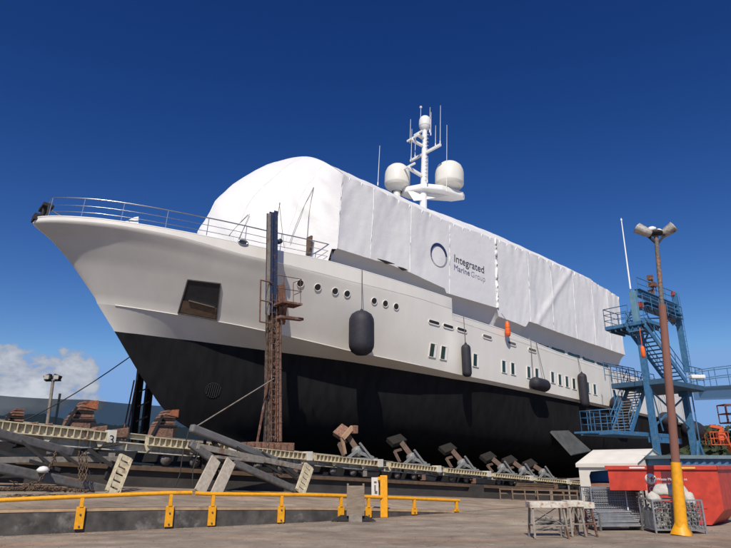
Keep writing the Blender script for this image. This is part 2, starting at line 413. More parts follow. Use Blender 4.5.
# aft deck clutter
ad = MB(SHIP)
for i in range(7):
    X = 43 + i*1.7; ad.tube((X, -4.6, 10.4), (X, -4.6, 12.3), .03, seg=6)
for h in (11.7, 12.0, 12.3): ad.tube((41.5, -4.6, h), (53.6, -4.4, h - .1), .022, seg=6)
ad.build('aft_railing', M_steel, yacht)
ah = MB(SHIP); ah.bb((41.1, -3.9, 10.3), (47.5, 3.9, 11.9)); ah.bb((42.2, -4.4, 11.75), (44.0, -3.2, 12.0)); ah.build('aft_deckhouse', M_white, yacht, bevel=.05)
aw = MB(SHIP)
for i in range(3): aw.bb((41.7 + i*1.9, -3.94, 10.9), (43.2 + i*1.9, -3.88, 11.6))
aw.build('aft_window', M_dark, yacht)
for X in (48.6, 50.3):
    q = MB(SHIP); q.lathe((X, -4.0, 11.3), [(.02, -.6), (.32, -.55), (.35, 0), (.32, .55), (.02, .6)], (1, 0, 0), 16); q.build('liferaft_canister', M_white, yacht)
# mast with domes
def dome(c, r, h): return [(r*.86, 0), (r*.97, h*.08), (r*.985, h*.10), (r, h*.14), (r, h*.5), (r*.96, h*.65), (r*.84, h*.8), (r*.62, h*.91), (r*.34, h*.98), (.01, h)]
MX = 23.7
ms = MB(SHIP)
ms.tube((MX, 0, 21.0), (MX, 0, 23.6), .30, .26, 14); ms.tube((MX, 0, 23.6), (MX, 0, 29.1), .25, .19, 14)
mast = ms.build('mast', M_white, yacht)
pl = MB(SHIP)
pl.prism([V((x, -b, 23.2)) for x, b in ((22.9, -1.75), (23.7, -1.7), (25.2, -.5), (26.4, .4), (26.9, 1.35), (26.4, 1.6), (24.5, 1.2), (23.3, .4), (22.7, -1.0))], (0, 0, .48))
pl.build('dome_platform', M_white, mast, bevel=.10)
pb = MB(SHIP); pb.prism([V((MX - .7, .3, 22.3)), V((MX + 1.6, -.7, 23.22)), V((MX - .9, .8, 23.22))], (.25, -.35, 0)); pb.build('platform_gusset', M_white, mast)
M_gel = mat('radome_gelcoat', (.78, .76, .68), .35, .03, 1)
for xx, yy, zz, r, h in ((22.45, 1.65, 23.75, 1.0, 2.0), (25.55, -.95, 24.0, 1.12, 2.15)):
    d = MB(SHIP); d.lathe((xx, yy, zz), dome(None, r, h), Z, 32); d.lathe((xx, yy, zz - .4), [(.4, 0), (.4, .18), (.8, .38), (r*.86, .40)], Z, 24)
    if xx < 23: d.tube((xx, yy, 21.0), (xx, yy, zz - .3), .3, seg=12)
    d.build('radome', M_gel, mast)
d = MB(SHIP); d.lathe((MX, 0, 29.0), dome(None, .48, 1.05), Z, 24); d.lathe((MX, 0, 28.7), [(.2, 0), (.28, .1), (.42, .27), (.42, .32)], Z, 20); d.build('top_dome', M_white, mast)
for p_, q_, w_, h_ in (((MX, -1.75, 26.6), (MX, 1.55, 26.6), .16, .2), ((MX - 1.2, .1, 27.3), (MX, 0, 27.2), .2, .16), ((MX - 1.45, .1, 24.7), (MX, 0, 24.5), .22, .2), ((MX - .7, 0, 28.0), (MX, 0, 27.9), .3, .12)):
    ca = MB(SHIP); ca.bar(p_, q_, w_, h_); ca.build('crossarm', M_white, mast)
for n_, X, y_, z_, hw in ((0, MX - 1.2, .1, 27.5, .6), (1, MX - .7, 0, 28.15, .45), (2, MX - 1.45, .1, 24.9, .6)):
    rd = MB(SHIP); rd.bar((X, y_ - hw, z_), (X, y_ + hw, z_), .12, .14); rd.tube((X, y_, z_ - .2), (X, y_, z_), .1, seg=10); rd.build('radar_scanner', M_white, mast)
for (X, y, z0, z1) in [(MX, -1.7, 26.7, 30.2), (MX, -1.2, 26.7, 28.6), (MX + .9, -1.55, 23.0, 28.9), (MX, 1.5, 26.7, 29.6), (MX, 1.05, 26.7, 28.9), (MX - 1.1, .5, 27.3, 29.5), (MX + .25, -.3, 28.5, 30.9), (MX + .28, -.4, 28.2, 30.4), (MX - .2, .3, 28.9, 31.0), (22.9, 1.0, 23.6, 25.0), (MX - .3, -.7, 23.6, 25.8), (18.5, -.8, 21.4, 24.6)]:
    a_ = MB(SHIP); a_.tube((X, y, z0), (X, y, z1), .024, .014, 6); a_.tube((X, y, z0), (X, y, z0 + .25), .045, seg=6); a_.build('whip_antenna', M_white, mast if X > 20 else yacht)
fi = MB(SHIP); fi.box((MX - .2, .3, 31.0), (.13, .13, .16)); fi.build('mast_light', M_white, mast)
fi = MB(SHIP)
for i in range(14): fi.bar((MX - .2, -.32, 23.9 + i*.33), (MX + .1, -.32, 23.9 + i*.33), .03, .03)
fi.build('mast_step', M_white, mast)

# ================================================================== SHRINK WRAP
wrap = thing('scaffold_cover', 'huge white shrink-wrap tent over the yacht superstructure, arched front, taped seams and blue ring logo', 'boat cover', M=SHIP @ Matrix.Translation(V((12.3, 0, 12.3))))
def eave(X): return float(IP(X, [12.3, 17, 22, 26, 30, 37.4, 41.9], [17.95, 17.95, 18.02, 18.34, 18.5, 18.6, 18.15]))
def zbot(X): return float(IP(X, [12.3, 16.8, 20.6, 20.7, 25.6, 25.7, 28.6, 29.0, 31.5, 41.9], [13.45, 13.62, 13.35, 13.1, 13.3, 12.75, 12.65, 13.15, 13.1, 13.15]))
def nz(p, s): return noise.noise(V(p)*s)
def arch(b, X): 
    k = 3.15 if X < 30 else 3.15 - .03*(X - 30)
    return eave(X) + k*1.0*(1 - ((sqrt(b*b + .5) - .7)/4.57)**1.3) if abs(b) < 5.2 else eave(X)
SEAM = [12.3, 14.6, 17.6, 21.0, 25.6, 29.2, 32.0, 35.0, 37.6, 39.9]
def pucker(X):                                           # distance based sag between battens
    d = min(abs(X - s) for s in SEAM); return d
def wside(X, z, sg):
    d = pucker(X)/1.52; ze, zl = eave(X), zbot(X)
    t = (z - zl)/(ze - zl)
    qz = min(1, max(0, abs(X - 23.0) - 3.0)/1.0)**1 if X < 27.5 else 1
    qz = max(qz, 0 if 19.9 < X < 26.0 else qz)
    sag = -.07*(sin(min(1, d)*pi/2))*sin(max(0, min(1, t))*pi)
    w = .07*nz((X, z*.4, sg*3), .5) + .02*nz((X*1.6, z*.5, 5 + sg), 1.3)
    w += .05*abs(nz((X*.7 + z*.7, z*.15, 2), .8)) - .035*abs(nz((X*1.9 - z*.5, z*.3, 8), 1.2)) + .03*max(0, t - .8)*5*sin(X*6.75 + 1.5*nz((X, 0, 0), 1))
    if X > 28: w += .10*max(0, 1 - abs((z - 13.3) - (X - 30)*1.1)/.5)*(1 if 29.6 < X < 35 else 0)
    return sg*(5.22 + (sag + w)*qz)
wm = MB(SHIP)
NX = 190; xs_ = [12.3 + (41.9 - 12.3)*i/NX for i in range(NX + 1)]
for sg in (1, -1):
    rows = []
    for j in range(25):
        t = j/24
        rows.append([V((X, -wside(X, zbot(X) + (eave(X) - zbot(X))*t, sg), zbot(X) + (eave(X) - zbot(X))*t - (.05*sin(pi*min(1, pucker(X)/1.52)) if j == 24 else 0))) for X in xs_])
    wm.grid(rows)
    rows2 = [rows[0]]                                    # soffit
    for t in (.3, .6, 1.0):
        rows2.append([V((p.x, p.y + sg*(.75*t), p.z - .9*t*t - .1*t + .05*nz((p.x, t, 3), 2))) for p in rows[0]])
    wm.grid(rows2)
rows = []
for j in range(33):
    b = 5.22*(1 - 2*j/32)
    rows.append([V((X, -b, arch(b, X) + (0 if abs(b) > 5.2 else -.06*sin(pi*min(1, pucker(X)/1.52)) + .06*nz((X, b, 0), .8) + .04*nz((X*2, b, 7), 1.5)))) for X in xs_])
for j in (0, 32):                                        # share the eave line with the walls
    sg = 1 if j == 0 else -1
    rows[j] = [V((X, -wside(X, eave(X), sg), eave(X) - .05*sin(pi*min(1, pucker(X)/1.52)))) for X in xs_]
wm.grid(rows)
# nose (front) : forward bulging raked face
ZN = zs(12) - .55
def nosex(b, z):
    zt = arch(b, 12.3); t = min(1, max(0, (z - ZN)/(zt - ZN)))
    dd = 5.9*(1 - t**2.1)**.8*(1 - (sqrt(b*b + .9) - .949)/4.357)
    fade = min(1, 5*(1 - t))*min(1, 4*(1 - abs(b)/5.22))
    st = .13*abs(sin((b + 5.22)/10.44*pi*6))**.7
    fold = .22*abs(nz((b*.9 + z*.6, z*.25, 9), 1.0)) + .12*abs(nz((b*1.3 - z*.8, z*.3, 19), 1.0)) + .05*abs(sin(z*1.55))**.5 + .10*nz((b*1.1, z*.6, 9), .7) + .03*nz((b*2, z*1.5, 4), 1.3)
    return 12.3 - dd + fade*(st + fold)
fr = []
NB = 60
for i in range(NB + 1):
    b = 5.22*(1 - 2*i/NB); col = []
    z0 = ZN; zt = arch(b, 12.3)
    for j in range(41):
        z = z0 + (zt - z0)*(1 - (1 - j/40)**1.5)
        if abs(b) > 5 and z < 13.4: z = 13.4 + .001*j
        col.append(V((nosex(b, z) if j < 40 else 12.3, -b, z)))
    fr.append(col)
wm.grid(fr)
# aft end
fr = []
for i in range(25):
    b = 5.22*(1 - 2*i/24); z0, zt = zbot(41.9), arch(b, 41.9)
    fr.append([V((41.9 + .15*sin(pi*j/10)*nz((b, j, 1), .6), -b, z0 + (zt - z0)*j/10)) for j in range(11)])
wm.grid(fr)
wm.build('cover_sheet', M_wrap, wrap)
for s in SEAM[1:]:
    t = MB(SHIP); zz = [zbot(s) + (eave(s) - zbot(s))*j/16 for j in range(17)]
    t.path([V((s + .03*nz((s, z, 0), 2), -(wside(s, z, 1) + .0), z)) for z in zz], .022 if s != SEAM[4] else .11, 6)
    t.build('seam', M_wrapseam, wrap)
t = MB(SHIP); t.path([V((12.33, -wside(12.3, 13.45 + .28*j, 1) + .01, 13.45 + .28*j)) for j in range(17)], .03, 6)
t.build('seam', M_wrapseam, wrap)
for b_ in (-3.5, -1.75, 0, 1.75, 3.5):
    t = MB(SHIP); zt = arch(b_, 12.3); t.path([V((nosex(b_, z) - .005, -b_, z)) for z in [ZN + .3 + (zt - ZN - .4)*j/24 for j in range(25)]], .022, 6); t.build('seam', M_wrapseam, wrap)
kn = MB(SHIP)
for i in range(32):
    X = 12.9 + i*.93 + R(-.18, .18); w_ = R(.5, 1.0); kn.lathe((X, -wside(X, eave(X), 1) + .02, eave(X) - .10 - .08*w_), [(.01, -.30*w_), (.035, -.22*w_), (.075*w_, 0), (.04, .12), (.01, .16)], (R(-.2, .3), -.12, 1), 7)
kn.build('tie_knot', M_wrapseam, wrap)
def nose(x, y, off=.06):                                  # point on the front face seen at a survey mark
    b = 0
    best = None
    for i in range(-50, 51):
        bb = i*.1; X, z = shp(x, y, bb); e = abs(X - nosex(bb, z))
        if ZN < z < arch(bb, 12.3) and (best is None or e < best[0]) and bb > -2: best = (e, bb, X, z)
    return V((best[2] - off, -best[1] - off*.4, best[3]))
for a, b in [((250, 214.5), (239, 240)), ((280, 203), (285, 247)), ((281, 203), (276, 232)), ((315.3, 188), (291.6, 243)), ((315.3, 188), (308.7, 239)), ((249, 215), (230, 236))]:
    r_ = MB(SHIP); p0, p1 = nose(*a), nose(*b); pp = [p0.lerp(p1, t/10) for t in range(11)]; sh_ = min(nosex(-q.y, q.z) - q.x for q in pp) - .02; pp = [q + V((sh_*sin(pi*(.15 + .7*k/10)), 0, 0)) for k, q in enumerate(pp)]; r_.path(pp, .013, 5); r_.build('guy_line', M_rope, wrap)
X, z = shp(309.5, 240, 5.0)
op = MB(SHIP); p = nose(309.6, 247, .12); op.box(p, (.10, .55, 1.05)); op.build('access_flap', M_brown, wrap)
tear = MB(SHIP)
for (x0, y0, x1, y1) in ((377.5, 258.5, 395, 264), (398, 266.5, 408, 270)):
    a = shp(x0, y0, 5.3); b = shp(x1, y1, 5.3); tear.prism([V((a[0], -5.26, a[1])), V(((a[0] + b[0])/2, -5.26, (a[1] + b[1])/2 - .14)), V((b[0], -5.26, b[1])), V(((a[0] + b[0])/2, -5.26, (a[1] + b[1])/2 + .03))], (0, -.05, 0))
tear.build('tear', M_dark, wrap)
# logo
M_navy = mat('logo_navy', (.02, .03, .11), .5, .1); M_grey = mat('logo_grey', (.30, .31, .34), .5, .05)
X0, z0 = shp(439.6, 255.2, 5.3)
lg = MB(SHIP); g2 = MB(SHIP)
for i in range(48):
    t0, t1 = 2*pi*i/48, 2*pi*(i + 1)/48
    def rr(t): return .085 + .06*cos(t - 1.2)
    pts = []
    for t, k in ((t0, 1), (t1, 1), (t1, -1), (t0, -1)):
        r = .72 + k*rr(t)*.7; pts.append(V((X0 + r*cos(t)*.95, -5.235, z0 + r*sin(t))))
    (lg if -1.2 < ((t0 - 1.2 + pi) % (2*pi) - pi) < 2.3 else g2).prism(pts, (0, -.008, 0))
lo = lg.build('logo_ring', M_navy, wrap); g2.build('ring_lower_arc', M_grey, wrap)
def tframe(X, z): return SHIP @ frame(V((X, -5.235, z)), V((1, 0, 0)), V((0, 0, 1)), V((0, -1, 0)))
a = shp(450.3, 258.0, 5.3); text_part('logo_text', 'Integrated', .72, tframe(X0 + 1.35, z0 + .02), mat('logo_charcoal', (.05, .055, .08), .5, .05), wrap)
text_part('logo_text', 'Marine', .54, tframe(X0 + 1.35, z0 - .54), mat('logo_slate', (.16, .16, .27), .5, .05), wrap)
text_part('logo_text', 'Group', .54, tframe(X0 + 2.95, z0 - .54), mat('logo_pale', (.42, .43, .47), .5, .05), wrap)

# ================================================================== FENDERS
def fender(x, y, r, L, label, x2=None, y2=None, horiz=False, line=True):
    X, b, z = on_hull(x, y); bt_ = max(hullb(X, z + L*.35), hullb(X, z), hullb(X, z - L*.3)) + r
    X, z = shp(x, y, bt_)
    c = SHIP @ V((X, -bt_, z))
    t = thing('fender', label, 'fender', c - V((0, 0, L/2)), group='black fenders hung along the hull')
    m = MB(); ax = (SA if horiz else Z)
    prof = [(.01, -L/2), (r*.45, -L/2 + r*.06), (r*.8, -L/2 + r*.3), (r*.97, -L/2 + r*.65), (r, -L/2 + r), (r, L/2 - r), (r*.97, L/2 - r*.65), (r*.8, L/2 - r*.3), (r*.45, L/2 - r*.06), (.01, L/2)]
    m.lathe(c, prof, ax, 28); m.build('fender_body', M_fender, t)
    rp = MB()
    Xt = X
    top = SHIP @ V((X, -(bs(X) + .05), zs(X) + .05))
    if horiz:
        for sgn in (-1, 1): rp.tube(c + SA*(sgn*L*.42), top + SA*(sgn*.3), .02, seg=5)
    else: rp.tube(c + Z*(L/2 - .02), top, .022, seg=5)
    rp.build('rope', M_rope, t)
    if not horiz:
        e = MB(); e.lathe(c + Z*(L/2), [(.05, -.06), (.09, 0), (.05, .1), (.01, .12)], Z, 10); e.build('end_eye', M_black, t)
    return t
fender(361.5, 333, .66, 2.35, 'large fat black fender hanging by the forward hull below the portholes')
fender(466.5, 360.5, .28, 1.95, 'slim upright black fender hanging beside the single hull window amidships')
fender(540, 384.5, .42, 1.7, 'short fat black fender hung horizontally at the waterline under the aft windows', horiz=True)
fender(583.5, 390, .32, 2.4, 'upright black fender hanging between two pairs of aftermost hull windows')
fender(621, 404.5, .62, 1.9, 'bulbous black fender hung level on the waterline left of the blue tower', horiz=True)
fender(668, 420, .6, 2.0, 'black fender hung level on the hull between the two blue tower columns', horiz=True)
fender(693, 430, .8, 2.2, 'fat black fender at the stern beside the outer blue tower column', horiz=True)
# orange buoy on the hull
X, z = shp(507, 329, 5.7); c = SHIP @ V((X, -5.75, z))
t = thing('buoy', 'orange plastic buoy hung from the cover edge above the hull vent slots', 'buoy', c - Z*.5)
m = MB(); m.lathe(c, [(.02, -.52), (.13, -.48), (.17, -.3), (.16, .2), (.12, .42), (.06, .5), (.02, .52)], Z, 16); 
for k in (-.3, -.1, .1): m.lathe(c + Z*k, [(.165, -.03), (.19, 0), (.165, .03)], Z, 16)
m.build('float', M_orange, t); m = MB(); m.tube(c + Z*.5, c + Z*1.1 + Q*.4, .02, seg=5); m.build('rope', M_rope, t)

# ================================================================== GROUND
M_asph = None
def ground_mat(name, base, dark, light, sc=1.0, marks=True):
    m = bpy.data.materials.new(name); m.use_nodes = True
    nt = m.node_tree; N = nt.nodes; L = nt.links; b = N['Principled BSDF']
    tc = N.new('ShaderNodeTexCoord')
    def nse(s, d=8, r=.65, mp=None):
        n = N.new('ShaderNodeTexNoise'); n.inputs['Scale'].default_value = s; n.inputs['Detail'].default_value = d; n.inputs['Roughness'].default_value = r
        if mp:
            q = N.new('ShaderNodeMapping'); q.inputs['Scale'].default_value = mp; q.inputs['Rotation'].default_value = (0, 0, .7); L.new(tc.outputs['Object'], q.inputs[0]); L.new(q.outputs[0], n.inputs['Vector'])
        else: L.new(tc.outputs['Object'], n.inputs['Vector'])
        return n
    def ramp(n, p0, c0, p1, c1):
        r = N.new('ShaderNodeValToRGB'); L.new(n.outputs['Fac'], r.inputs[0]); e = r.color_ramp.elements
        e[0].position = p0; e[0].color = (*c0, 1); e[1].position = p1; e[1].color = (*c1, 1); return r
    def mul(a, bb, mode='MULTIPLY', f=1.0):
        x = N.new('ShaderNodeMix'); x.data_type = 'RGBA'; x.blend_type = mode; x.inputs[0].default_value = f; L.new(a, x.inputs[6]); L.new(bb, x.inputs[7]); return x.outputs[2]
    c = ramp(nse(.25*sc), .35, dark, .65, base).outputs[0]
    c = mul(c, ramp(nse(1.3*sc), .3, (.72, .72, .72), .7, (1.25, 1.22, 1.18)).outputs[0])
    c = mul(c, ramp(nse(1.0*sc, 6, .6, (.7, 1.3, 1)), .35, (.78, .75, .73), .62, (1.12, 1.12, 1.12)).outputs[0])
    st = ramp(nse(.6*sc, 10, .75), .56, (0, 0, 0), .66, (1, 1, 1))
    x = N.new('ShaderNodeMix'); x.data_type = 'RGBA'; x.inputs[7].default_value = (*light, 1); L.new(c, x.inputs[6])
    mm = N.new('ShaderNodeMath'); mm.operation = 'MULTIPLY'; mm.inputs[1].default_value = .45; L.new(st.outputs[0], mm.inputs[0]); L.new(mm.outputs[0], x.inputs[0])
    c = x.outputs[2]
    c = mul(c, ramp(nse(38, 3, .8), .35, (.8, .8, .8), .7, (1.15, 1.15, 1.15)).outputs[0])
    vo = N.new('ShaderNodeTexVoronoi'); vo.feature = 'DISTANCE_TO_EDGE'; vo.inputs['Scale'].default_value = .22*sc
    wv = nse(.9, 4); ad = N.new('ShaderNodeVectorMath'); ad.operation = 'MULTIPLY_ADD'; ad.inputs[1].default_value = (1.2, 1.2, 0)
    L.new(wv.outputs['Color'], ad.inputs[0]); L.new(tc.outputs['Object'], ad.inputs[2]); L.new(ad.outputs[0], vo.inputs['Vector'])
    cr_ = N.new('ShaderNodeValToRGB'); L.new(vo.outputs['Distance'], cr_.inputs[0]); e = cr_.color_ramp.elements
    e[0].position = .001; e[0].color = (.6, .58, .56, 1); e[1].position = .004; e[1].color = (1, 1, 1, 1)
    c = mul(c, cr_.outputs[0])
    rt = ramp(nse(.45*sc, 7, .7, (.5, 1.6, 1)), .50, (1, 1, 1), .68, (1.12, .90, .80)); c = mul(c, rt.outputs[0])
    sp_ = ramp(nse(7*sc, 5, .7), .28, (.62, .60, .58), .40, (1, 1, 1)); c = mul(c, sp_.outputs[0])
    L.new(c, b.inputs['Base Color']); b.inputs['Roughness'].default_value = .88
    bn = nse(30, 4, .8); bp = N.new('ShaderNodeBump'); bp.inputs['Strength'].default_value = .35; bp.inputs['Distance'].default_value = .02
    L.new(bn.outputs['Fac'], bp.inputs['Height']); L.new(bp.outputs[0], b.inputs['Normal'])
    return m
M_asph = ground_mat('yard_hardstanding', (.37, .31, .245), (.25, .212, .172), (.50, .44, .36))
M_plat = ground_mat('slip_apron_concrete', (.38, .315, .245), (.24, .20, .158), (.52, .45, .36), .9)
def base(s): return -.05*max(0, s - 25) if s < 90 else -3.25
g = MB(SLIP)
ss_ = [-1500, -400, -120, -60, -30, -10, 0, 10, 20, 25, 30, 40, 60, 90, 200, 600, 2500]; qq_ = [-1500, -300, -60, -20, 0, 10, 15.9, 22, 40, 60, 120, 500, 2500]
g.grid([[V((s, q, base(s) - .006)) for s in ss_] for q in qq_], False)
go = g.build('ground', M_asph); struct(go)
WP = [V((-26, 6.5, .55)), V((-13, 13.4, .60)), V((-8.9, 15.6, .575)), V((-5.8, 17.2, .53)), V((-1.7, 19.35, .40)), V((1.17, 21.6, .20)), V((3.7, 23.7, .0))]
def foot(s): return 1.3 - .05*s if s < 26 else base(s) + .004
near = [V(p) for p in WP]
last = sq(near[-1])
for s in (20, 25, 30, 40, 60, 90): near.append(U*s + Q*last.y*1.0 + Z*(base(s) + .004))
near[len(WP) - 1].z = .004
far = [U*p.dot(U) + Q*22.3 + Z*foot(p.dot(U)) for p in near]
ap_ = MB()
nsub = 6
def sub(L_): 
    o = []
    for a, b in zip(L_[:-1], L_[1:]): o += [a.lerp(b, k/4) for k in range(4)]
    return o + [L_[-1]]
nn, ff = sub(near), sub(far)
ap_.grid([[a.lerp(b, j/nsub) for a, b in zip(nn, ff)] for j in range(nsub + 1)])
struct(ap_.build('slip_apron', M_plat))
# kerb wall in front of the apron
kw = MB(); top = MB()
n2 = V((.46, -.89, 0))
for a, b in zip(WP[:-1], WP[1:]):
    a0, b0 = V((a.x, a.y, -.01)), V((b.x, b.y, -.01)); off = n2*.10
    vs = [a0 + off, b0 + off, b + off - Z*.05, a + off - Z*.05, a0 - off*3, b0 - off*3, b - off*3 - Z*.05, a - off*3 - Z*.05]
    kw.add(vs, [(0, 1, 2, 3), (3, 2, 6, 7), (4, 7, 6, 5), (0, 4, 5, 1)])
    o2 = n2*.115
    vs = [a + o2 - Z*.052, b + o2 - Z*.052, b + o2 + Z*.012, a + o2 + Z*.012, a - off*2 - Z*.052, b - off*2 - Z*.052, b - off*2 + Z*.012, a - off*2 + Z*.012]
    top.add(vs, [(0, 1, 2, 3), (3, 2, 6, 7), (4, 7, 6, 5), (0, 4, 5, 1)])
kt = thing('retaining_wall', 'low dark painted concrete wall behind the yellow handrails, scuffed pale patches', 'wall', (0, 0, 0))
kw.build('wall_face', M_kerb, kt); top.build('nosing', M_kerbtop, kt)
random.seed(21); gr = MB()
for i in range(2600):
    if i < 1500:
        k = random.randrange(len(WP) - 1); P = WP[k].lerp(WP[k + 1], R(0, 1)); c = V((P.x, P.y, 0)) + V((.46, -.89, 0))*(.14 + abs(random.gauss(0, .25)))
    else: c = V((R(-9, 10), R(12.5, 22), 0))
    if c.y - WP[3].y > .5*(c.x - WP[3].x) + .3 and i >= 1500: continue
    c.z = -.004; r_ = R(.006, .022)*(1.6 if R(0, 1) > .96 else 1)
    d = [V((cos(t)*r_*R(.7, 1.2), sin(t)*r_*R(.7, 1.2), 0)) for t in (0, 1.5, 3, 4.6)]
    gr.add([c + x for x in d] + [c + V((0, 0, r_*R(.5, 1.1)))], [(0, 1, 4), (1, 2, 4), (2, 3, 4), (3, 0, 4)])
o = gr.build('grit', mat('grit_stone', (.20, .17, .14), .9, .4, 3)); o['kind'] = 'stuff'
# slipway solid
def wt(s): return 1.98 - .052*s
sw_ = MB(SLIP)
for a, b in [(-60, -20), (-20, 10), (10, 40), (40, 90)]:
    vs = [V((s, q, z)) for s in (a, b) for q, z in ((22.3, -5), (35.5, -5), (35.5, wt(s)), (22.3, wt(s)))]
    sw_.add(vs, [(0, 1, 5, 4), (3, 2, 6, 7), (0, 4, 7, 3), (1, 2, 6, 5)])
struct(sw_.build('slipway', M_wallc))
led = MB(SLIP)
vs = [V((s, q, wt(s) + dz)) for s in (-60, 90) for q, dz in ((22.15, -.10), (22.6, -.10), (22.6, .05), (22.15, .05))]
led.add(vs, [(0, 1, 5, 4), (1, 2, 6, 5), (2, 3, 7, 6), (3, 0, 4, 7)])
struct(led.build('slipway_coping', M_brown))
rl_ = MB(SLIP)
for q in (22.85, 27.6, 30.1, 35.0): rl_.bar((-60, q, wt(-60) + .06), (90, q, wt(90) + .06), .09, .12)
struct(rl_.build('slipway_rails', M_greysteel))

# ================================================================== CRADLE
def ct(s): return 3.24 - .0715*s
def cradle_beam(s0, s1, label, q=22.55, number=None, drop=0.0):
    t = thing('cradle_beam', label, 'cradle beam', M=SLIP @ Matrix.Translation(V((s0, q, ct(s0) - 1.0))), group='cream steel cradle beams along the slipway')
    g0 = lambda s: (ct(s) - wt(s))
    h = lambda s: .30*g0(s)
    m = MB(SLIP); W = .34
    P = lambda s, dq, f: V((s, q + dq, ct(s) - drop - f*h(s)))
    for f0, f1, w in ((0, .10, W), (.90, 1.0, W), (.10, .90, .03)):
        vs = [P(s, d*w/2, f) for s in (s0, s1) for d, f in ((-1, f0), (1, f0), (1, f1), (-1, f1))]
        m.add(vs, [(0, 1, 2, 3), (4, 7, 6, 5), (0, 4, 5, 1), (1, 5, 6, 2), (2, 6, 7, 3), (3, 7, 4, 0)])
    m.build('beam', M_cream, t)
    n = max(2, int((s1 - s0)/.21)); st = MB(SLIP)
    for i in range(n + 1):
        s = s0 + .02 + (s1 - s0 - .04)*i/n
        st.bb((s - .012, q - W/2 + .004, ct(s) - drop - .9*h(s)), (s + .012, q + W/2 - .004, ct(s) - drop - .1*h(s)))
    st.build('stiffener', M_cream, t)
    e = MB(SLIP); e.bb((s1, q - W/2 - .03, ct(s1) - drop - h(s1) - .03), (s1 + .30, q + W/2 + .03, ct(s1) - drop + .06)); e.build('end_box', mat('pale_end_paint', (.62, .6, .53), .6, .2, 3), t, bevel=.01)
    if number:
        text_part('number', number, .42, SLIP @ frame(V((s1 + .04, q - W/2 - .036, ct(s1) - drop - .40)), V((1, 0, -.07)), V((0, 0, 1)), V((0, -1, 0))), M_black, t, .002)
    return t
BE = [(-6, -.2, 'far-left cream cradle beam cut by the photo edge behind the steel struts', None),
      (2.6, 6.75, 'cream cradle beam whose end box carries the black number 3', '3'),
      (8.2, 11.5, 'cream cradle beam in front of the rusty block stack under the bow', None),
      (11.9, 15.2, 'cream cradle beam under the rusty box foot of the near guide tower', None),
      (15.7, 19.3, 'cream cradle beam ending below the rusty-headed docking arm', None),
      (20.1, 23.3, 'cream cradle beam between the first and second pale jack bases', None),
      (24.1, 27.3, 'cream cradle beam between the second and third pale jack bases', None),
      (28.0, 31.2, 'cream cradle beam left of the closely set docking arms', None),
      (31.9, 35.0, 'cream cradle beam running behind the white marquee', None),
      (35.6, 44.0, 'aftermost cream cradle beam hidden mostly behind the marquee', None)]
for s0, s1, l, n_ in BE: cradle_beam(s0, s1, l, number=n_)
# lower continuous chassis with wheels
ch = thing('slip_carriage', 'long low steel carriage with dark wheels running on the slipway rails under the cradle beams', 'carriage', M=SLIP @ Matrix.Translation(V((0, 22.7, 1.6))))
m = MB(SLIP); q = 22.72
def low(s, f): g_ = ct(s) - wt(s) - .12; return wt(s) + .12 + g_*f
for a, b in [(-8, 10.3), (10.6, 21), (21.3, 33), (33.3, 46)]:
    for f0, f1, w in ((.68, .72, .42), (.40, .44, .42), (.44, .68, .04)):
        vs = [V((s, q + d*w/2, low(s, f))) for s in (a, b) for d, f in ((-1, f0), (1, f0), (1, f1), (-1, f1))]
        m.add(vs, [(0, 1, 2, 3), (4, 7, 6, 5), (0, 4, 5, 1), (1, 5, 6, 2), (2, 6, 7, 3), (3, 7, 4, 0)])
    s = a + .5
    while s < b:
        m.bb((s - .015, q - .19, low(s, .44)), (s + .015, q + .19, low(s, .68))); s += .9 if R(0, 1) > .4 else .35
m.build('carriage_beam', mat('pale_grey_cream', (.50, .47, .39), .6, .2, 2, col2=(.22, .15, .10), thr=.64), ch)
for i in range(26):
    s = -5 + i*1.95 + (.4 if i % 2 else -.4)
    if s > 45: break
    w_ = MB(SLIP); r_ = .19*(ct(s) - wt(s)); w_.lathe((s, q - .08, wt(s) + .12 + r_), [(.01, -.06), (r_*.5, -.06), (r_*.55, -.04), (r_*1.0, -.04), (r_*1.0, .10), (.01, .1)], (0, 1, 0), 18)
    w_.build('wheel', M_greysteel, ch)
for i in range(13):
    br = MB(SLIP); s = -4.5 + i*3.9; br.prism([V((s - .7, q - .24, low(s, .40))), V((s + .7, q - .24, low(s, .40))), V((s + .45, q - .24, low(s, .02))), V((s - .45, q - .24, low(s, .02)))], (0, .42, 0)); br.build('wheel_bracket', M_black, ch)
# cross beams and deck under the hull
for i in range(30):
    s = -5.5 + i*1.7; gu = MB(SLIP); gu.prism([V((s, q - .26, low(s, .70))), V((s + .42, q - .26, low(s, .70))), V((s + .12, q - .26, low(s, .42)))], (0, .03, 0)); gu.build('gusset', M_cream, ch)
for i in range(7):
    hs_ = MB(SLIP); s = -3 + i*6.3; hs_.path([V((s + k*.5, q - .3 - .04*sin(k), low(s + k*.5, .62) - .22*sin(pi*k/8)*(1 + .4*sin(i)))) for k in range(9)], .022, 5); hs_.build('hose', M_black, ch)
for i in range(9):
    s = 7 + i*3.85; lg = MB(SLIP); lg.box((s, q - .18, low(s, .18)), (.22, .2, .26)); lg.tube((s - .3, q - .2, low(s, .3)), (s + .5, q - .2, low(s, .1)), .04, seg=6); lg.build('jack_link', M_rustlight if i % 3 else M_lightsteel, ch)
for i in range(9):
    s0 = -6 + i*5.2; bb_ = MB(SLIP); bb_.ibeam((s0, 24.3, ct(s0) + .06), (s0 + 4.6, 24.3, ct(s0 + 4.6) + .06), .3, .22, .03); bb_.build('inner_beam', M_lightsteel if i % 2 else M_cream, ch)
cb = MB(SLIP)
for i in range(17):
    s = -5 + i*3.1; cb.bar((s, 22.95, ct(s) - .45), (s, 35.2, ct(s) - .45), .4, .5)
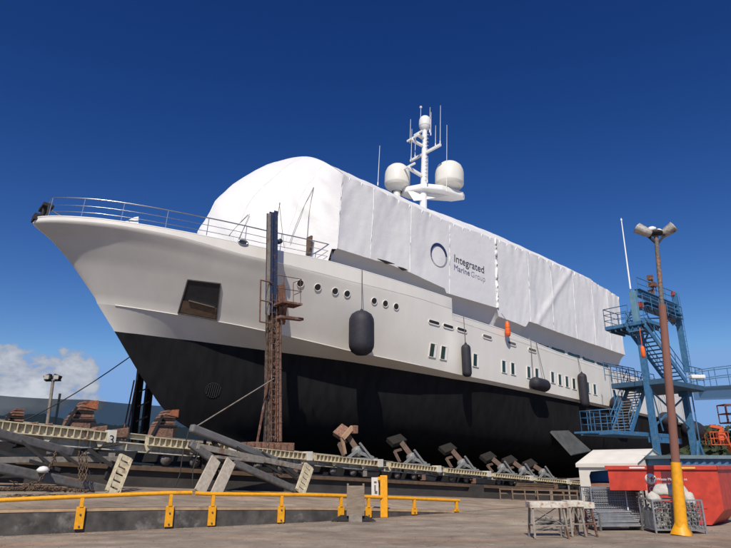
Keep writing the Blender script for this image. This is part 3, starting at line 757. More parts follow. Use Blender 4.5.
cb.bar((-6, 28.8, ct(-6) - .14), (46, 28.8, ct(46) - .14), 1.1, .08); cb.bar((-6, 26.2, ct(-6) - .14), (46, 26.2, ct(46) - .14), .5, .1); cb.bar((-6, 31.5, ct(-6) - .14), (46, 31.5, ct(46) - .14), .5, .1)
cb.bar((-6, 35.0, ct(-6) - .3), (46, 35.0, ct(46) - .3), .3, .5)
cb.build('cross_beam', M_black, ch)
for i in range(14):
    s = 12.5 + i*2.6; X = s - 4.4; zt = (SHIP @ V((X, 0, 3.35))).z; z0 = ct(s) - .1
    k = MB(SLIP); k.bb((s - .45, 28.2, z0), (s + .45, 29.4, max(z0 + .15, zt))); k.build('keel_block', M_rubber, ch)

# docking arms
def docking_arm(x, y, label, hgt, rusty=False, q=23.35):
    B = sq(atq(x, y, q)); s = B.x; z0 = ct(s) - .06
    t = thing('docking_arm', label, 'docking arm', M=SLIP @ Matrix.Translation(V((s, q, z0))), group='docking arms propping the dark hull')
    pal = mat('arm_pale_grey', (.23, .235, .23), .5, .2, 4)
    rm = mat('arm_brown', (.15, .10, .075), .85, .3, 4, bump=.3)
    b = MB(SLIP); b.bb((s - .25, q - .45, z0), (s + 1.25, q + .35, z0 + .13)); b.build('base_plate', pal, t, bevel=.02)
    j = MB(SLIP); j.lathe((s + .25, q - .10, z0 + .42), [(.01, -.2), (.22, -.2), (.26, -.1), (.26, .1), (.22, .2), (.01, .2)], (0, 1, 0), 20)
    j.bar((s + .25, q - .35, z0 + .35), (s + 1.05, q - .35, z0 + .12), .06, .16); j.bar((s + .15, q - .4, z0 + .8), (s + .9, q - .4, z0 + .10), .07, .10)
    j.bar((s - .65, q - .35, z0 + .05), (s + .05, q - .35, z0 + .45), .06, .13); j.build('jack', pal, t)
    a = MB(SLIP); H = hgt
    a.bar((s + .25, q - .1, z0 + .5), (s - .15, q + .25, z0 + H), .22, .26); a.bar((s + .3, q, z0 + .6), (s + .02, q + .4, z0 + H), .1, .12)
    a.bar((s - .5, q, z0 + .2), (s - .55, q + .35, z0 + H*.62), .10, .12); a.bar((s - .55, q + .35, z0 + H*.62), (s - .1, q + .3, z0 + H*.7), .10, .12)
    a.build('arm', rm, t)
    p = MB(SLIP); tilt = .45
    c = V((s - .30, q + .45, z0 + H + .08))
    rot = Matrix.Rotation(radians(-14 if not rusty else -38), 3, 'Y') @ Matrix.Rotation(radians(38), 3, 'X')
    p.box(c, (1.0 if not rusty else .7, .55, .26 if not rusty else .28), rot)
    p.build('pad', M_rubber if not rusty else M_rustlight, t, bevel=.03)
    if rusty:
        h = MB(SLIP); h.bar((s - .1, q - .15, z0 + H + .3), (s - .62, q - .05, z0 + H - .25), .16, .2); h.bar((s - .62, q, z0 + H - .2), (s - .42, q, z0 + .3), .10, .14); h.build('head', mat('rust_tan', (.42, .27, .17), .8, .2, 5), t)
        k = MB(SLIP); k.box((s - .02, q - .2, z0 + H + .18), (.24, .3, .38)); k.build('head_block', M_rustlight, t, bevel=.03)
    return t
docking_arm(352, 457, 'docking arm with rust-coloured hooked head, nearest the rusty guide tower', 1.25, True)
docking_arm(407, 462, 'docking arm with dark pad and pale jack, second from the rusty guide tower', 1.2)
docking_arm(458, 466, 'docking arm with dark pad and open rusty frame, in the middle of the row', 1.12)
docking_arm(498, 468.5, 'docking arm just left of the closely spaced pair near the marquee', .95)
docking_arm(519, 470.5, 'docking arm standing second from the end, left of the marquee', .9)
docking_arm(539, 473, 'last docking arm in the row, closest to the marquee', .85)

# near guide tower (pile)
def guide_tower():
    P = sq(atq(270, 437, 23.45)); s, q = P.x, P.y; z0 = ct(s) - .02
    zt = sq(atq(270, 213.5, q)).z
    t = thing('guide_tower', 'tall rusty guide tower with blue upper column and caged platform, beside the forward hull', 'guide tower', M=SLIP @ Matrix.Translation(V((s, q, z0))))
    f = MB(SLIP); f.bb((s - 1.15, q - .45, z0), (s + 1.0, q + .5, z0 + .36)); fo = f.build('foot_box', M_rustlight, t, bevel=.02)
    d = MB(SLIP)
    for i in range(7): d.bb((s - 1.05 + i*.32, q - .50, z0 + .03), (s - 1.0 + i*.32, q - .45, z0 + .34))
    d.build('foot_rib', M_rust, fo)
    zm = z0 + 6.1
    GT = SLIP @ Matrix.Translation(V((s, q, z0))) @ Matrix.Rotation(radians(-2.6), 4, 'Y') @ Matrix.Translation(-V((s, q, z0)))
    c1 = MB(GT)
    for dx in (-.20, .08): c1.ibeam((s + dx, q - .1, z0 + .4), (s + dx*.8, q - .1, zm), .20, .22, .035, up=(1, 0, 0))
    c1.build('lower_column', mat('column_rust', (.15, .10, .07), .85, .35, 5, col2=(.05, .04, .037), thr=.52, bump=.5), t)
    c2 = MB(GT)
    for dx, w in ((-.13, .22), (.12, .20)): c2.ibeam((s + dx - .02, q - .1, zm), (s + dx - .02, q - .1, zt - (0 if dx < 0 else -.12)), w, .3, .035, up=(0, 1, 0))
    c2.bb((s - .25, q - .02, zm), (s + .22, q + .04, zt - .1)); c2.build('upper_column', M_bluepile, t)
    c2 = MB(GT); c2.bb((s - .27, q - .28, zm - .1), (s - .22, q - .05, zt - .1)); c2.build('edge_strip', M_lightsteel, t)
    c3 = MB(GT); c3.tube((s + .52, q + .05, z0 + .4), (s + .44, q + .05, zm + .9), .14, .13, 14)
    for k in range(5): c3.tube((s + .51 - k*.015, q + .05, z0 + 1.2 + k*1.2), (s + .51 - k*.015, q + .05, z0 + 1.25 + k*1.2), .155, seg=14)
    c3.build('round_column', M_rustlight, t)
    cz = MB(GT)
    for i in range(7):
        za = z0 + .8 + i*.8; cz.bar((s - .16, q - .28, za), (s + .08, q - .28, za + .3*(1 if i % 2 else -1)), .03, .05)
    for dx in (-.62,): cz.bar((s + dx*1.25, q - .3, z0 + .4), (s + dx*.25, q - .2, z0 + 1.6 + abs(dx)*2.8), .05, .08)
    cz.build('brace', M_rust, t)
    ld = MB(GT)
    for dx in (-.12, .12): ld.tube((s + dx - .05, q - .42, z0 + .5), (s + dx - .05, q - .42, zm + .9), .022, seg=6)
    for i in range(22): ld.tube((s - .17, q - .42, z0 + .6 + i*.29), (s + .07, q - .42, z0 + .6 + i*.29), .014, seg=5)
    ld.build('ladder', M_rust, t)
    # platform
    A1 = sq(atq(267, 302, q - .5)); zp = A1.z - .05
    p = MB(GT); p.bb((s - .05, q - 1.1, zp), (s + 1.05, q - .32, zp + .09)); p.build('platform', M_rust, t)
    p = MB(GT); p.bar((s + .25, q - .5, zp - .02), (s + .5, q - .3, zp - .75), .16, .2); p.bar((s + .2, q - 1.0, zp - .05), (s + .5, q - .3, zp - .8), .12, .14)
    p.bar((s - .05, q - .8, zp - .62), (s + 1.35, q - .55, zp - .55), .28, .12); p.build('bracket_arm', M_rust, t)
    r = MB(GT)
    for dx, dy in ((.05, -1.07), (.95, -1.07), (1.02, -.35)): r.tube((s + dx, q + dy, zp + .09), (s + dx, q + dy, zp + 1.25), .018, seg=6)
    for h in (.65, 1.25): r.path([(s - .35, q - 1.07, zp + h), (s + 1.02, q - 1.07, zp + h), (s + 1.02, q - .35, zp + h)], .018, 6)
    zl = zp
    for z_ in (zl - .85, zl + .15, zl + 1.1): r.tube((s - .80, q - .4, z_), (s - .15, q - .3, z_), .03, seg=6)
    r.tube((s - .80, q - .4, zl - .85), (s - .78, q - .4, zl + 1.1), .035, seg=6); r.build('guard_rail', M_rust, t)
    hd = MB(GT); hd.box((s + .42, q - .2, zp + .55), (.32, .3, 1.0)); hd.bar((s + .3, q - .3, zp + .1), (s + .5, q - .3, zp + 1.2), .05, .1); hd.build('winch_head', M_rust, t)
    l2 = MB(GT); l2.lathe((s + .38, q - .1, sq(atq(285, 244, q)).z), [(.02, -.1), (.12, -.1), (.12, .12), (.02, .12)], (0, -1, 0), 12); l2.build('blue_light', M_bluepile, t)
    return s, q, z0
GS, GQ, GZ = guide_tower()
w = MB(); a = SLIP @ V((GS - .15, GQ - .35, GZ + 3.1)); b = atq(194, 428, 21.6); w.tube(a, b, .025, seg=6)
tag(w.build('stay_wire', M_lightsteel), 'grey stay wire slanting from the rusty guide tower down to the steel gangway head', 'wire')
# far guide tower
F0 = sq(atq(138, 440, 33.5)); s, q, z0 = F0.x, F0.y, ct(F0.x) - .1
t = thing('guide_tower', 'dark rusty twin-post guide tower on the far side, seen beneath the bow', 'guide tower', M=SLIP @ Matrix.Translation(V((s, q, z0))))
f = MB(SLIP); f.bb((s - .9, q - .4, z0), (s + .9, q + .4, z0 + .4)); f.build('foot_box', M_rustlight, t)
f = MB(SLIP); f.ibeam((s - .28, q, z0 + .4), (s - .28, q, z0 + 6.0), .32, .34, .04, up=(1, 0, 0)); f.ibeam((s + .3, q, z0 + .4), (s + .3, q, z0 + 5.5), .36, .34, .04, up=(1, 0, 0)); f.build('post', M_rubber, t)
f = MB(SLIP); f.tube((s - .75, q - .2, z0 + .3), (s - .45, q - .2, z0 + 4.6), .05, seg=6); f.tube((s - .95, q - .2, z0 + .3), (s - .65, q - .2, z0 + 3.8), .04, seg=6)
for i in range(6): f.bar((s - .3, q - .2, z0 + .8 + i*.8), (s + .3, q - .2, z0 + 1.1 + i*.8), .05, .08)
f.build('brace', M_rust, t)
w = MB(); a = SLIP @ V((s - .4, q, z0 + 5.6)); w.path([a.lerp(a + V((-7, -3, -5.4)), k/10) - Z*(.5*sin(pi*k/10)) for k in range(11)], .03, 5)
tag(w.build('stay_wire', M_black), 'thin dark wire sagging left from the far guide tower', 'wire')
# upstanding block stacks
def block_stack(x, y, q, w, h, label, top=True, wedge=.5):
    B = sq(atq(x, y, q)); s = B.x; z0 = B.z
    t = thing('block_stack', label, 'block stack', M=SLIP @ Matrix.Translation(V((s, q, z0))), group='rusty tapered block stacks')
    b = MB(SLIP); hb = h*.42
    b.prism([V((s - w/2, q - .6, z0)), V((s + w/2, q - .6, z0)), V((s + w/2, q - .6, z0 + hb)), V((s - w/2 + .12, q - .6, z0 + hb))], (0, .9, 0)); b.build('base_box', M_rustlight, t, bevel=.02)
    n_ = 6
    for k in range(n_):
        f0, f1 = k/n_, (k + 1)/n_; za, zb_ = z0 + hb + .01 + (h*.55)*f0, z0 + hb + (h*.55)*f1 - .012
        u_ = MB(SLIP); xl0 = s - w*.40 + w*.42*f0*wedge*2; xl1 = s - w*.40 + w*.42*f1*wedge*2; jx = R(-.03, .03)
        u_.prism([V((xl0 + jx, q - .5, za)), V((s + w*.42 + jx, q - .5, za)), V((s + w*.42 + jx, q - .5, zb_)), V((xl1 + jx, q - .5, zb_))], (0, .8 + R(-.05, .05), 0)); u_.build('timber_slab', (M_rust, M_rustlight, M_rubber if k == 2 else M_rust)[k % 3], t, bevel=.01)
    if top:
        c = MB(SLIP); c.prism([V((s + w*.04, q - .53, z0 + h*.80)), V((s + w*.50, q - .53, z0 + h*.74)), V((s + w*.50, q - .53, z0 + h)), V((s + w*.26, q - .53, z0 + h*.98))], (0, .86, 0)); c.build('top_block', M_rustor, t)
    r = MB(SLIP); r.bar((s - w*.62, q - .64, z0 + .05), (s - w*.22, q - .64, z0 + h*.78), .07, .10); r.bb((s - w*.40, q - .66, z0 + hb + .0), (s + w*.46, q - .6, z0 + hb + .07)); r.bb((s + w*.3, q - .66, z0 + .1), (s + w*.5, q - .6, z0 + hb*.9)); r.build('brace', M_black, t)
    return t
block_stack(75, 437, 26.0, 1.12, 1.42, 'large rusty block stack with bright orange top block, left of the fence post')
block_stack(160, 440, 27.5, 1.08, 1.35, 'rusty block stack tucked beneath the curve of the bow stem')
block_stack(8, 437, 25.0, .75, 1.0, 'smaller brown block stack at the left edge of the photo', False)
for i, (x, y, wd, lb) in enumerate([(28, 433, .45, 'small rusty block beside the leftmost block stack'), (44, 434, .35, 'tiny rusty block between the lamp pole and the leftmost stack'), (118, 438, .55, 'small rusty block right of the number 3 beam end'), (97, 436, .5, 'low rusty wedge right of the orange-topped stack')]):
    B = sq(atq(x, y, 24.3)); b = MB(SLIP); b.prism([V((B.x - wd/2, 24.0, B.z)), V((B.x + wd/2, 24.0, B.z)), V((B.x + wd/2, 24.0, B.z + .38)), V((B.x - wd*.3, 24.0, B.z + .32))], (0, .6, 0))
    tag(b.build('rusty_block', M_rustlight, bevel=.02), lb, 'steel block', 'small rusty blocks on the cradle')

# ================================================================== FOLDED GANGWAYS / STRUTS IN FRONT
def tubeq(mb, a, b, q0, q1, w, h): mb.bar(atq(*a, q0), atq(*b, q1), w, h)
def ladder_post(a, b, q0, q1, name, parent, m):
    A_, B_ = atq(*a, q0), atq(*b, q1); d = (B_ - A_); mb = MB(); sd = U*.0 + d.cross(Q).normalized()*.19
    for k in (-1, 1): mb.bar(A_ + sd*k, B_ + sd*k, .10, .07, Q)
    n = 5
    for i in range(n + 1): mb.bar(A_.lerp(B_, .04 + .92*i/n) - sd, A_.lerp(B_, .04 + .92*i/n) + sd, .16, .04, Q)
    mb.box(A_.lerp(B_, .5) + Q*.06, (.01, .01, .01))
    return mb.build(name, m, parent)
g1 = thing('folded_gangway', 'folded grey steel gangway lying against the slipway, left end at the photo edge', 'gangway', atq(60, 486, 20.2))
m = MB(); tubeq(m, (-30, 426), (72, 453), 20.6, 21.4, .24, .26); tubeq(m, (-30, 424), (0, 431), 21.3, 21.4, .2, .2); m.build('upper_tube', M_greysteel, g1, bevel=.04)
m = MB(); tubeq(m, (-30, 460.5), (127, 459), 20.6, 21.2, .14, .17); m.build('side_rail', M_lightsteel, g1, bevel=.01)
m = MB(); tubeq(m, (-30, 462), (112, 491), 20.2, 20.8, .26, .28); m.build('lower_tube', M_greysteel, g1, bevel=.05)
ladder_post((126, 457), (112, 493), 20.8, 20.3, 'end_frame', g1, M_cream)
m = MB(); tubeq(m, (114, 462), (106, 480), 21.0, 20.9, .08, .22); m.build('web_plate', M_black, g1)
g2_ = thing('folded_gangway', 'folded grey steel gangway tilted up left of the guide tower, pale boards leaning on it', 'gangway', atq(250, 492, 20.2))
m = MB(); tubeq(m, (191, 428), (276, 461), 20.6, 21.6, .26, .29); m.build('upper_tube', mat('mid_grey_steel', (.17, .165, .16), .5, .2, 2), g2_, bevel=.06)
m = MB(); tubeq(m, (196, 446), (308, 469), 20.6, 21.0, .14, .20); tubeq(m, (216, 457), (262, 462), 20.4, 20.7, .25, .10); m.build('side_rail', M_lightsteel, g2_, bevel=.01)
m = MB(); tubeq(m, (232, 462), (298, 491), 20.5, 20.6, .22, .26); tubeq(m, (190, 443), (216, 462), 20.7, 20.6, .26, .28); m.build('lower_tube', M_greysteel, g2_, bevel=.05)
ladder_post((309, 466), (300, 492), 20.7, 20.4, 'end_frame', g2_, M_cream)
m = MB()
for a, b, w in [((205, 440), (203, 470), .1), ((211, 447), (219, 480), .08), ((199, 450), (192, 466), .06), ((213, 441), (228, 462), .14), ((208, 452), (228, 456), .1)]: tubeq(m, a, b, 20.9, 20.8, w, w)
m.build('hinge_link', M_rubber, g2_)
m = MB(); m.path([atq(189, 430, 20.6), atq(183, 452, 20.3), atq(180, 474, 20.2), atq(175, 487, 20.1)], .02, 5); m.path([atq(198, 452, 20.6), atq(193, 470, 20.3), atq(192, 488, 20.1)], .02, 5)
m.path([atq(270, 462, 21), atq(276, 478, 20.8), atq(283, 490, 20.6), atq(286, 482, 20.5)], .035, 5); m.build('loose_cable', M_black, g2_)
for (c, lb) in (((199, 493, 216, 459), 'pale weathered board leaning left against the tilted gangway'), ((215, 496, 231, 461), 'wider pale weathered board leaning right against the tilted gangway')):
    a, b = atq(c[0], c[1], 19.7), atq(c[2], c[3], 20.35); m = MB(); m.bar(a, b, .42, .07, Q)
    o = m.build('leaning_board', mat('pale_board', (.46, .40, .32), .85, .15, 2.5, col2=(.10, .09, .08), thr=.62), None, bevel=.01); tag(o, lb, 'board', 'pale boards against the gangway')
m = MB()
for a, b, w in [((-20, 446), (60, 470), .10), ((20, 440), (52, 466), .08), ((60, 452), (92, 474), .09), ((0, 477), (70, 474), .07), ((88, 449), (112, 466), .12), ((30, 470), (95, 489), .06)]: tubeq(m, a, b, 20.9, 20.7, w, w)
m.build('cross_strut', M_black, g1)
m = MB()
for a, b, w in [((236, 447), (282, 474), .09), ((262, 452), (300, 482), .07), ((226, 470), (258, 462), .08), ((282, 464), (298, 476), .14)]: tubeq(m, a, b, 21.0, 20.8, w, w)
m.build('cross_strut', M_black, g2_)
# chains
def chain(pts, label, r=.05):
    mb = MB(); pts = [V(p) for p in pts]; tot = 0
    for a, b in zip(pts[:-1], pts[1:]):
        n = max(2, int((b - a).length/.09))
        for i in range(n):
            c = a.lerp(b, (i + .5)/n); d = (b - a).normalized(); s1 = d.cross(Q if i % 2 else U).normalized()
            mb.path([c + d*(.065*cos(t)) + s1*(.036*sin(t)) for t in [2*pi*k/8 for k in range(9)]], .014, 5)
    return tag(mb.build('chain', M_brown), label, 'chain', 'rusty chains')
for k, x in enumerate((79, 82, 86)):
    chain([atq(x, 452, 20.45), atq(x + .5, 470, 20.3), atq(x + (.5 if k < 2 else -1), 480 + 6*(k == 1), 20.1)], ['rusty chain hanging from the left gangway, left strand of three', 'rusty chain hanging from the left gangway, longest middle strand', 'rusty chain hanging from the left gangway, right strand of three'][k])
chain([atq(56, 451, 21.0), atq(52, 463, 20.6), atq(45, 474, 20.1), atq(38, 482, 19.9), atq(22, 486, 19.8), atq(10, 481, 19.8)], 'long rusty chain draped down from the cradle to the apron at left')
m = MB(); random.seed(3)
P0 = atq(44, 484.5, 19.6)
for i in range(170):
    c = P0 + U*random.gauss(0, .7) + Q*R(-.3, .3); c.z = 1.3 - .05*c.dot(U) - .12 + R(0, .12)*max(.1, 1 - abs((c - P0).dot(U))); d = V((R(-1, 1), R(-1, 1), R(-.5, .5))).normalized(); s1 = d.orthogonal().normalized()
    m.path([c + d*(.06*cos(t)) + s1*(.035*sin(t)) for t in [2*pi*k/6 for k in range(7)]], .013, 5)
tag(m.build('chain_heap', M_brown), 'low heap of rusty chain lying on the apron at left', 'chain')
m = MB(); c = atq(43, 470.5, 20.2); m.lathe(c, [(.01, -.07), (.13, -.06), (.18, .02), (.10, .1), (.02, .12)], Z, 14); tag(m.build('mooring_float', M_white), 'small white float caught on the draped chain', 'float')

# ================================================================== YELLOW HANDRAILS
def wallp(i, t): return WP[i].lerp(WP[i + 1], t)
def wall_at_x(x):                                          # wall top point seen at photo column x
    for a, b in zip(WP[:-1], WP[1:]):
        for k in range(101):
            P = a.lerp(b, k/100); 
            fw = P.y*cos(PT) + (P.z - CZ)*sin(PT)
            if fw > .1 and CX + F*P.x/fw >= x: return P
    return WP[-1].copy()
def rail(x0, x1, posts, label, y0=None, y1=None):
    t = thing('handrail', label, 'handrail', wall_at_x(posts[0]) - Z*.5, group='yellow tubular handrails on the low wall')
    pts = []
    xs = [x0 + (x1 - x0)*k/24 for k in range(25)]
    nn_ = n2*.16
    for x in xs:
        P = wall_at_x(x) if x > -60 else WP[1]
        pts.append(P + nn_ + Z*float(IP(x, [-70, 0, 188, 200], [.16, .24, .40, .37])))
    m = MB(); m.path(pts, .055, 12); m.lathe(pts[-1], [(.055, 0), (.001, .01)], (pts[-1] - pts[-2]), 12); m.lathe(pts[0], [(.001, -.01), (.055, 0)], (pts[1] - pts[0]), 12); m.build('rail_tube', M_yellow, t)
    for x in posts:
        P = wall_at_x(x) + nn_
        du = V((.89, .46, 0)); b0 = max(0.0, P.z - .50)
        q_ = MB(); q_.bar(P + Z*(float(IP(x, [-70, 0, 188, 200], [.16, .24, .40, .37])) - .03), P + Z*.05, .09, .09, du); q_.bar(V((P.x, P.y, b0 + .03)), P + Z*.06, .05, .21, du); 
        q_.build('post', M_yellow, t, bevel=.008)
        bl = MB()
        for h in (.10, .38):
            zz = b0 + h
            if zz < P.z - .02: bl.lathe(V((P.x, P.y, zz)) + n2*.02, [(.025, 0), (.025, .03), (.001, .035)], n2, 8)
        if bl.v: bl.build('bolt', M_greysteel, t)
rail(-70, 188.5, [80, 168.5, -40], 'left yellow tubular handrail running out of the photo edge')
rail(192.5, 456.5, [210, 279, 338.5, 366, 411.5, 454], 'right yellow tubular handrail passing the square yellow post')
# square yellow post, sign box, brown board
B = atz(384, 517.5, 0); ty = thing('yellow_post', 'square yellow steel post with a white sign box, in front of the handrail', 'post', B)
h = (at(384, 475.5, B.y).z); m = MB(); m.bb(B + V((-.12, -.12, 0)), B + V((.12, .12, h))); m.build('post', M_yellow, ty, bevel=.015)
m = MB(); p = at(375, 486, B.y + .15); m.box(p + V((0, 0, -.06)), (.24, .12, .66)); sb = m.build('sign_box', mat('sign_white', (.66, .64, .6), .5, .05, 4), ty, bevel=.01)
m = MB(); m.box(p + V((.01, -.066, .12)), (.09, .006, .06)); m.box(p + V((.0, -.066, -.06)), (.05, .006, .18)); m.box(p + V((.03, -.066, -.2)), (.09, .006, .09)); m.build('sign_print', M_greysteel, sb)
m = MB(); p = at(379.5, 478.5, B.y + .05); m.box(p, (.12, .1, .10)); m.build('bracket', M_yellow, ty)
B = atz(355.5, 522, 0); bo = thing('wooden_barrier_board', 'weathered brown board standing on a dark foot in front of the handrail', 'board', B)
m = MB(); m.box(B + V((0, 0, .60)), (.54, .07, .86)); m.box(B + V((-.24, 0, 1.06)), (.06, .07, .07)); m.box(B + V((.24, 0, 1.06)), (.06, .07, .07)); m.build('panel', M_wood, bo, bevel=.01)
m = MB(); m.box(B + V((0, .02, .10)), (.40, .2, .20)); m.build('foot', M_lightsteel, bo)
m = MB(); m.prism([B + V((-.75, .05, .02)), B + V((.62, .05, .02)), B + V((.35, .05, .16)), B + V((-.45, .05, .18))], (0, .18, 0)); m.build('rubber_base', M_black, bo)

# ================================================================== LIGHT POLE (right)
B = atz(682, 535, 0); T = V((7.82, B.y + .1, 1.6 + (B.y)*.4095))
T = at(656.0, 236, B.y)
lp = thing('lamp_pole', 'leaning brown floodlight pole with a yellow sleeve at its foot', 'lamp pole', B)
d = (T - B); 
m = MB(); m.tube(B + d*.0, B + d*.215, .155, .12, 16); m.build('yellow_sleeve', M_yellow, lp)
m = MB(); m.lathe(B, [(.29, 0), (.28, .03), (.17, .24), (.15, .28)], d, 4)
m.build('flared_base', M_yellow, lp)
m = MB(); m.tube(B + d*.21, B + d*.74, .105, .10, 14); m.build('lower_shaft', mat('pole_rust', (.22, .10, .075), .85, .2, 2, streak=(1, 1, .3)), lp)
m = MB(); m.tube(B + d*.74, B + d*1.0, .062, .06, 12); m.build('upper_shaft', mat('pole_grey', (.14, .13, .12), .7, .4, 5, col2=(.26, .13, .08), thr=.55), lp)
m = MB()
for s_ in (-1, 1): m.bar(T + V((0, 0, -.25)), T + V((s_*.28, 0, .06)), .05, .06)
m.bar(T + V((-.36, 0, .06)), T + V((.36, 0, .06)), .10, .06); m.lathe(T + V((0, 0, .08)), [(.02, -.06), (.16, -.04), (.2, .03), (.1, .09), (.01, .10)], Z, 12); m.build('bracket', M_black, lp)
for s_ in (-1, 1):
    c = T + V((s_*.33, -.02, .14)); ax = V((s_*.78, -.55, .52)).normalized() if s_ > 0 else V((-.75, .35, .62)).normalized()
    m = MB(); m.lathe(c, [(.02, -.22), (.10, -.20), (.14, -.05), (.165, .20), (.17, .23), (.15, .23)], ax, 4); fo = m.build('floodlight', mat('lamp_shell', (.42, .40, .37), .5, .2, 4, col2=(.16, .13, .11), thr=.62), lp)
    m = MB(); m.lathe(c, [(.15, .20), (.001, .205)], ax, 4); m.build('lens', mat('lamp_lens', (.45, .43, .38), .15, .1), fo)
m = MB(); m.lathe(T + V((-.10, 0, .17)), [(.01, -.05), (.12, -.03), (.14, .04), (.08, .10), (.01, .12)], V((-.3, 0, 1)), 12); m.lathe(T + V((.10, 0, .13)), [(.01, -.05), (.10, -.03), (.1, .04), (.05, .08), (.01, .1)], V((.3, 0, 1)), 12); m.build('droppings', M_white, lp)

# ================================================================== SKIP
skc = at(717, 469.5, 17.9)
ya = radians(14)
ex = V((-cos(ya), -sin(ya)*-1, 0)); ex = V((-cos(ya), sin(ya), 0)); ey = V((sin(ya), cos(ya), 0)) if True else None
ey = V((.66, .75, 0)).normalized()
SK = frame(V((skc.x, skc.y, 0)), ex, ey, Z)             # x: along front to the left, y: back, z up
H = 1.60; 
skip = thing('waste_skip', 'large open red waste skip standing behind the lamp pole, white round emblem on its side', 'skip', V((skc.x, skc.y, 0)))
W1 = 2.95; Dp = 1.9
def sk_front(y): return [V((0, y, H)), V((0.0, y, .42)), V((.38, y, 0.03)), V((1.86, y, .03)), V((1.93, y, .93)), V((W1, y, .93)), V((W1, y, H))]
m = MB(SK); fpts = sk_front(0); m.prism(fpts, (0, .05, 0)); m.prism(sk_front(Dp), (0, .05, 0))
for i in range(len(fpts) - 1):
    a, b = fpts[i], fpts[i + 1]
    if i in (0, 5) or True:
        dd = (b - a).normalized(); nrm = V((dd.z, 0, -dd.x))*.0
        m.add([a + V((0, .05, 0)), b + V((0, .05, 0)), b + V((0, Dp, 0)), a + V((0, Dp, 0))], [(0, 1, 2, 3)])
m.build('bin_shell', M_red, skip)
m = MB(SK)
for y in (-.06, Dp + .05): m.bb((-.05, y, H - .10), (W1 + .03, y + .06, H + .02))
m.bb((-.06, -.06, H - .10), (0, Dp + .1, H + .02)); m.bb((W1, -.06, H - .10), (W1 + .06, Dp + .1, H + .02))
m.build('rim', M_red, skip, bevel=.01)
m = MB(SK)
for x in (.9,): m.bb((x, -.05, .05), (x + .09, 0, H - .1))
m.bb((.42, -.02, .46), (1.87, 0, .49)); m.build('rib', M_red, skip)
m = MB(SK); m.bb((1.02, -.006, .98), (1.5, -.002, H - .12)); m.build('dark_patch', mat('skip_dark_red', (.12, .015, .02), .5, .2, 3), skip)
LX = 1.80; LZ = 1.25
m = MB(SK); m.lathe((LX, 0, LZ), [(.15, 0), (.15, .012), (.001, .013)], (0, -1, 0), 28); em = m.build('emblem_disc', M_white, skip)
def skt(x, z, off=.016): return SK @ frame(V((x, -off, z)), V((-1, 0, 0)), V((0, 0, 1)), V((0, -1, 0)))
text_part('emblem_letter', 'M', .26, skt(LX + .11, LZ - .09), mat('emblem_orange', (.85, .25, .02), .5, .05), skip, .001)
text_part('emblem_shade', 'M', .20, skt(LX + .0, LZ - .09, .02), mat('emblem_navy', (.04, .03, .10), .5, .05), skip, .001)
text_part('lettering', 'Waste Management', .10, skt(LX - .17, LZ - .04), M_white, skip, .001)
M_pink = mat('faded_lettering', (.75, .35, .32), .5, .05)
text_part('lettering', 'GENERAL', .085, skt(LX - .17, LZ - .17), M_pink, skip, .001)
text_part('lettering', 'GENERAL WASTE', .075, skt(LX - .17, LZ - .27), M_pink, skip, .001)
m = MB(SK)
for (x0, z0_, x1, z1_) in ((LX - .62, LZ - .40, LX + .14, LZ - .385), (LX - .62, LZ - .175, LX + .14, LZ - .165), (LX + .13, LZ - .385, LX + .14, LZ - .175)):
    m.bb((x0, -.008, z0_), (x1, -.002, z1_))
m.lathe((LX + .0, 0, LZ - .28), [(.075, .002), (.075, .008), (.05, .008), (.05, .002)], (0, -1, 0), 16)
m.build('label_frame', M_pink, skip)
m = MB(SK); m.bb((1.9, -.066, H - .06), (2.32, -.06, H - .02)); m.build('rim_sticker', M_white, skip)
m = MB(SK); m.bb((.55, -.066, H - .065), (.98, -.06, H - .02)); m.build('rim_sticker', mat('sticker_yellow', (.8, .5, .1), .5, .1), skip)

# ================================================================== CAGES OF TUBES
def cage(B, w, dp, h, label, M_fill, bags=False, legs=.08, ang=0.0):
    ca_, sa_ = cos(ang), sin(ang); Fm = frame(B, V((ca_, sa_, 0)), V((-sa_, ca_, 0)), Z)
    t = thing('mesh_stillage', label, 'stillage', M=Fm, group='galvanised mesh stillages of scaffold fittings')
    m = MB(Fm)
    for x in (0, w):
        for y in (0, dp): m.bar((x, y, 0), (x, y, h), .04, .04)
    for z in (legs, h):
        for a, b in (((0, 0), (w, 0)), ((w, 0), (w, dp)), ((w, dp), (0, dp)), ((0, dp), (0, 0))): m.bar((*a, z), (*b, z), .03, .03)
    m.bb((0, 0, legs - .02), (w, dp, legs + .02)); m.build('frame', M_galv, t)
    g = MB(Fm); nx = int(w/.07); nzv = int((h - legs)/.09)
    for i in range(1, nx): g.bar((w*i/nx, -.01, legs), (w*i/nx, -.01, h), .009, .009); g.bar((w*i/nx, dp, legs), (w*i/nx, dp, h), .006, .006)
    for i in range(1, nzv): 
        z = legs + (h - legs)*i/nzv; g.bar((0, -.01, z), (w, -.01, z), .009, .009)
    for i in range(1, int(dp/.09)):
        for x in (0, w): g.bar((x, dp*i/int(dp/.09), legs), (x, dp*i/int(dp/.09), h), .006, .006)
    g.build('wire_mesh', M_galv, t)
    return t, Fm
random.seed(11)
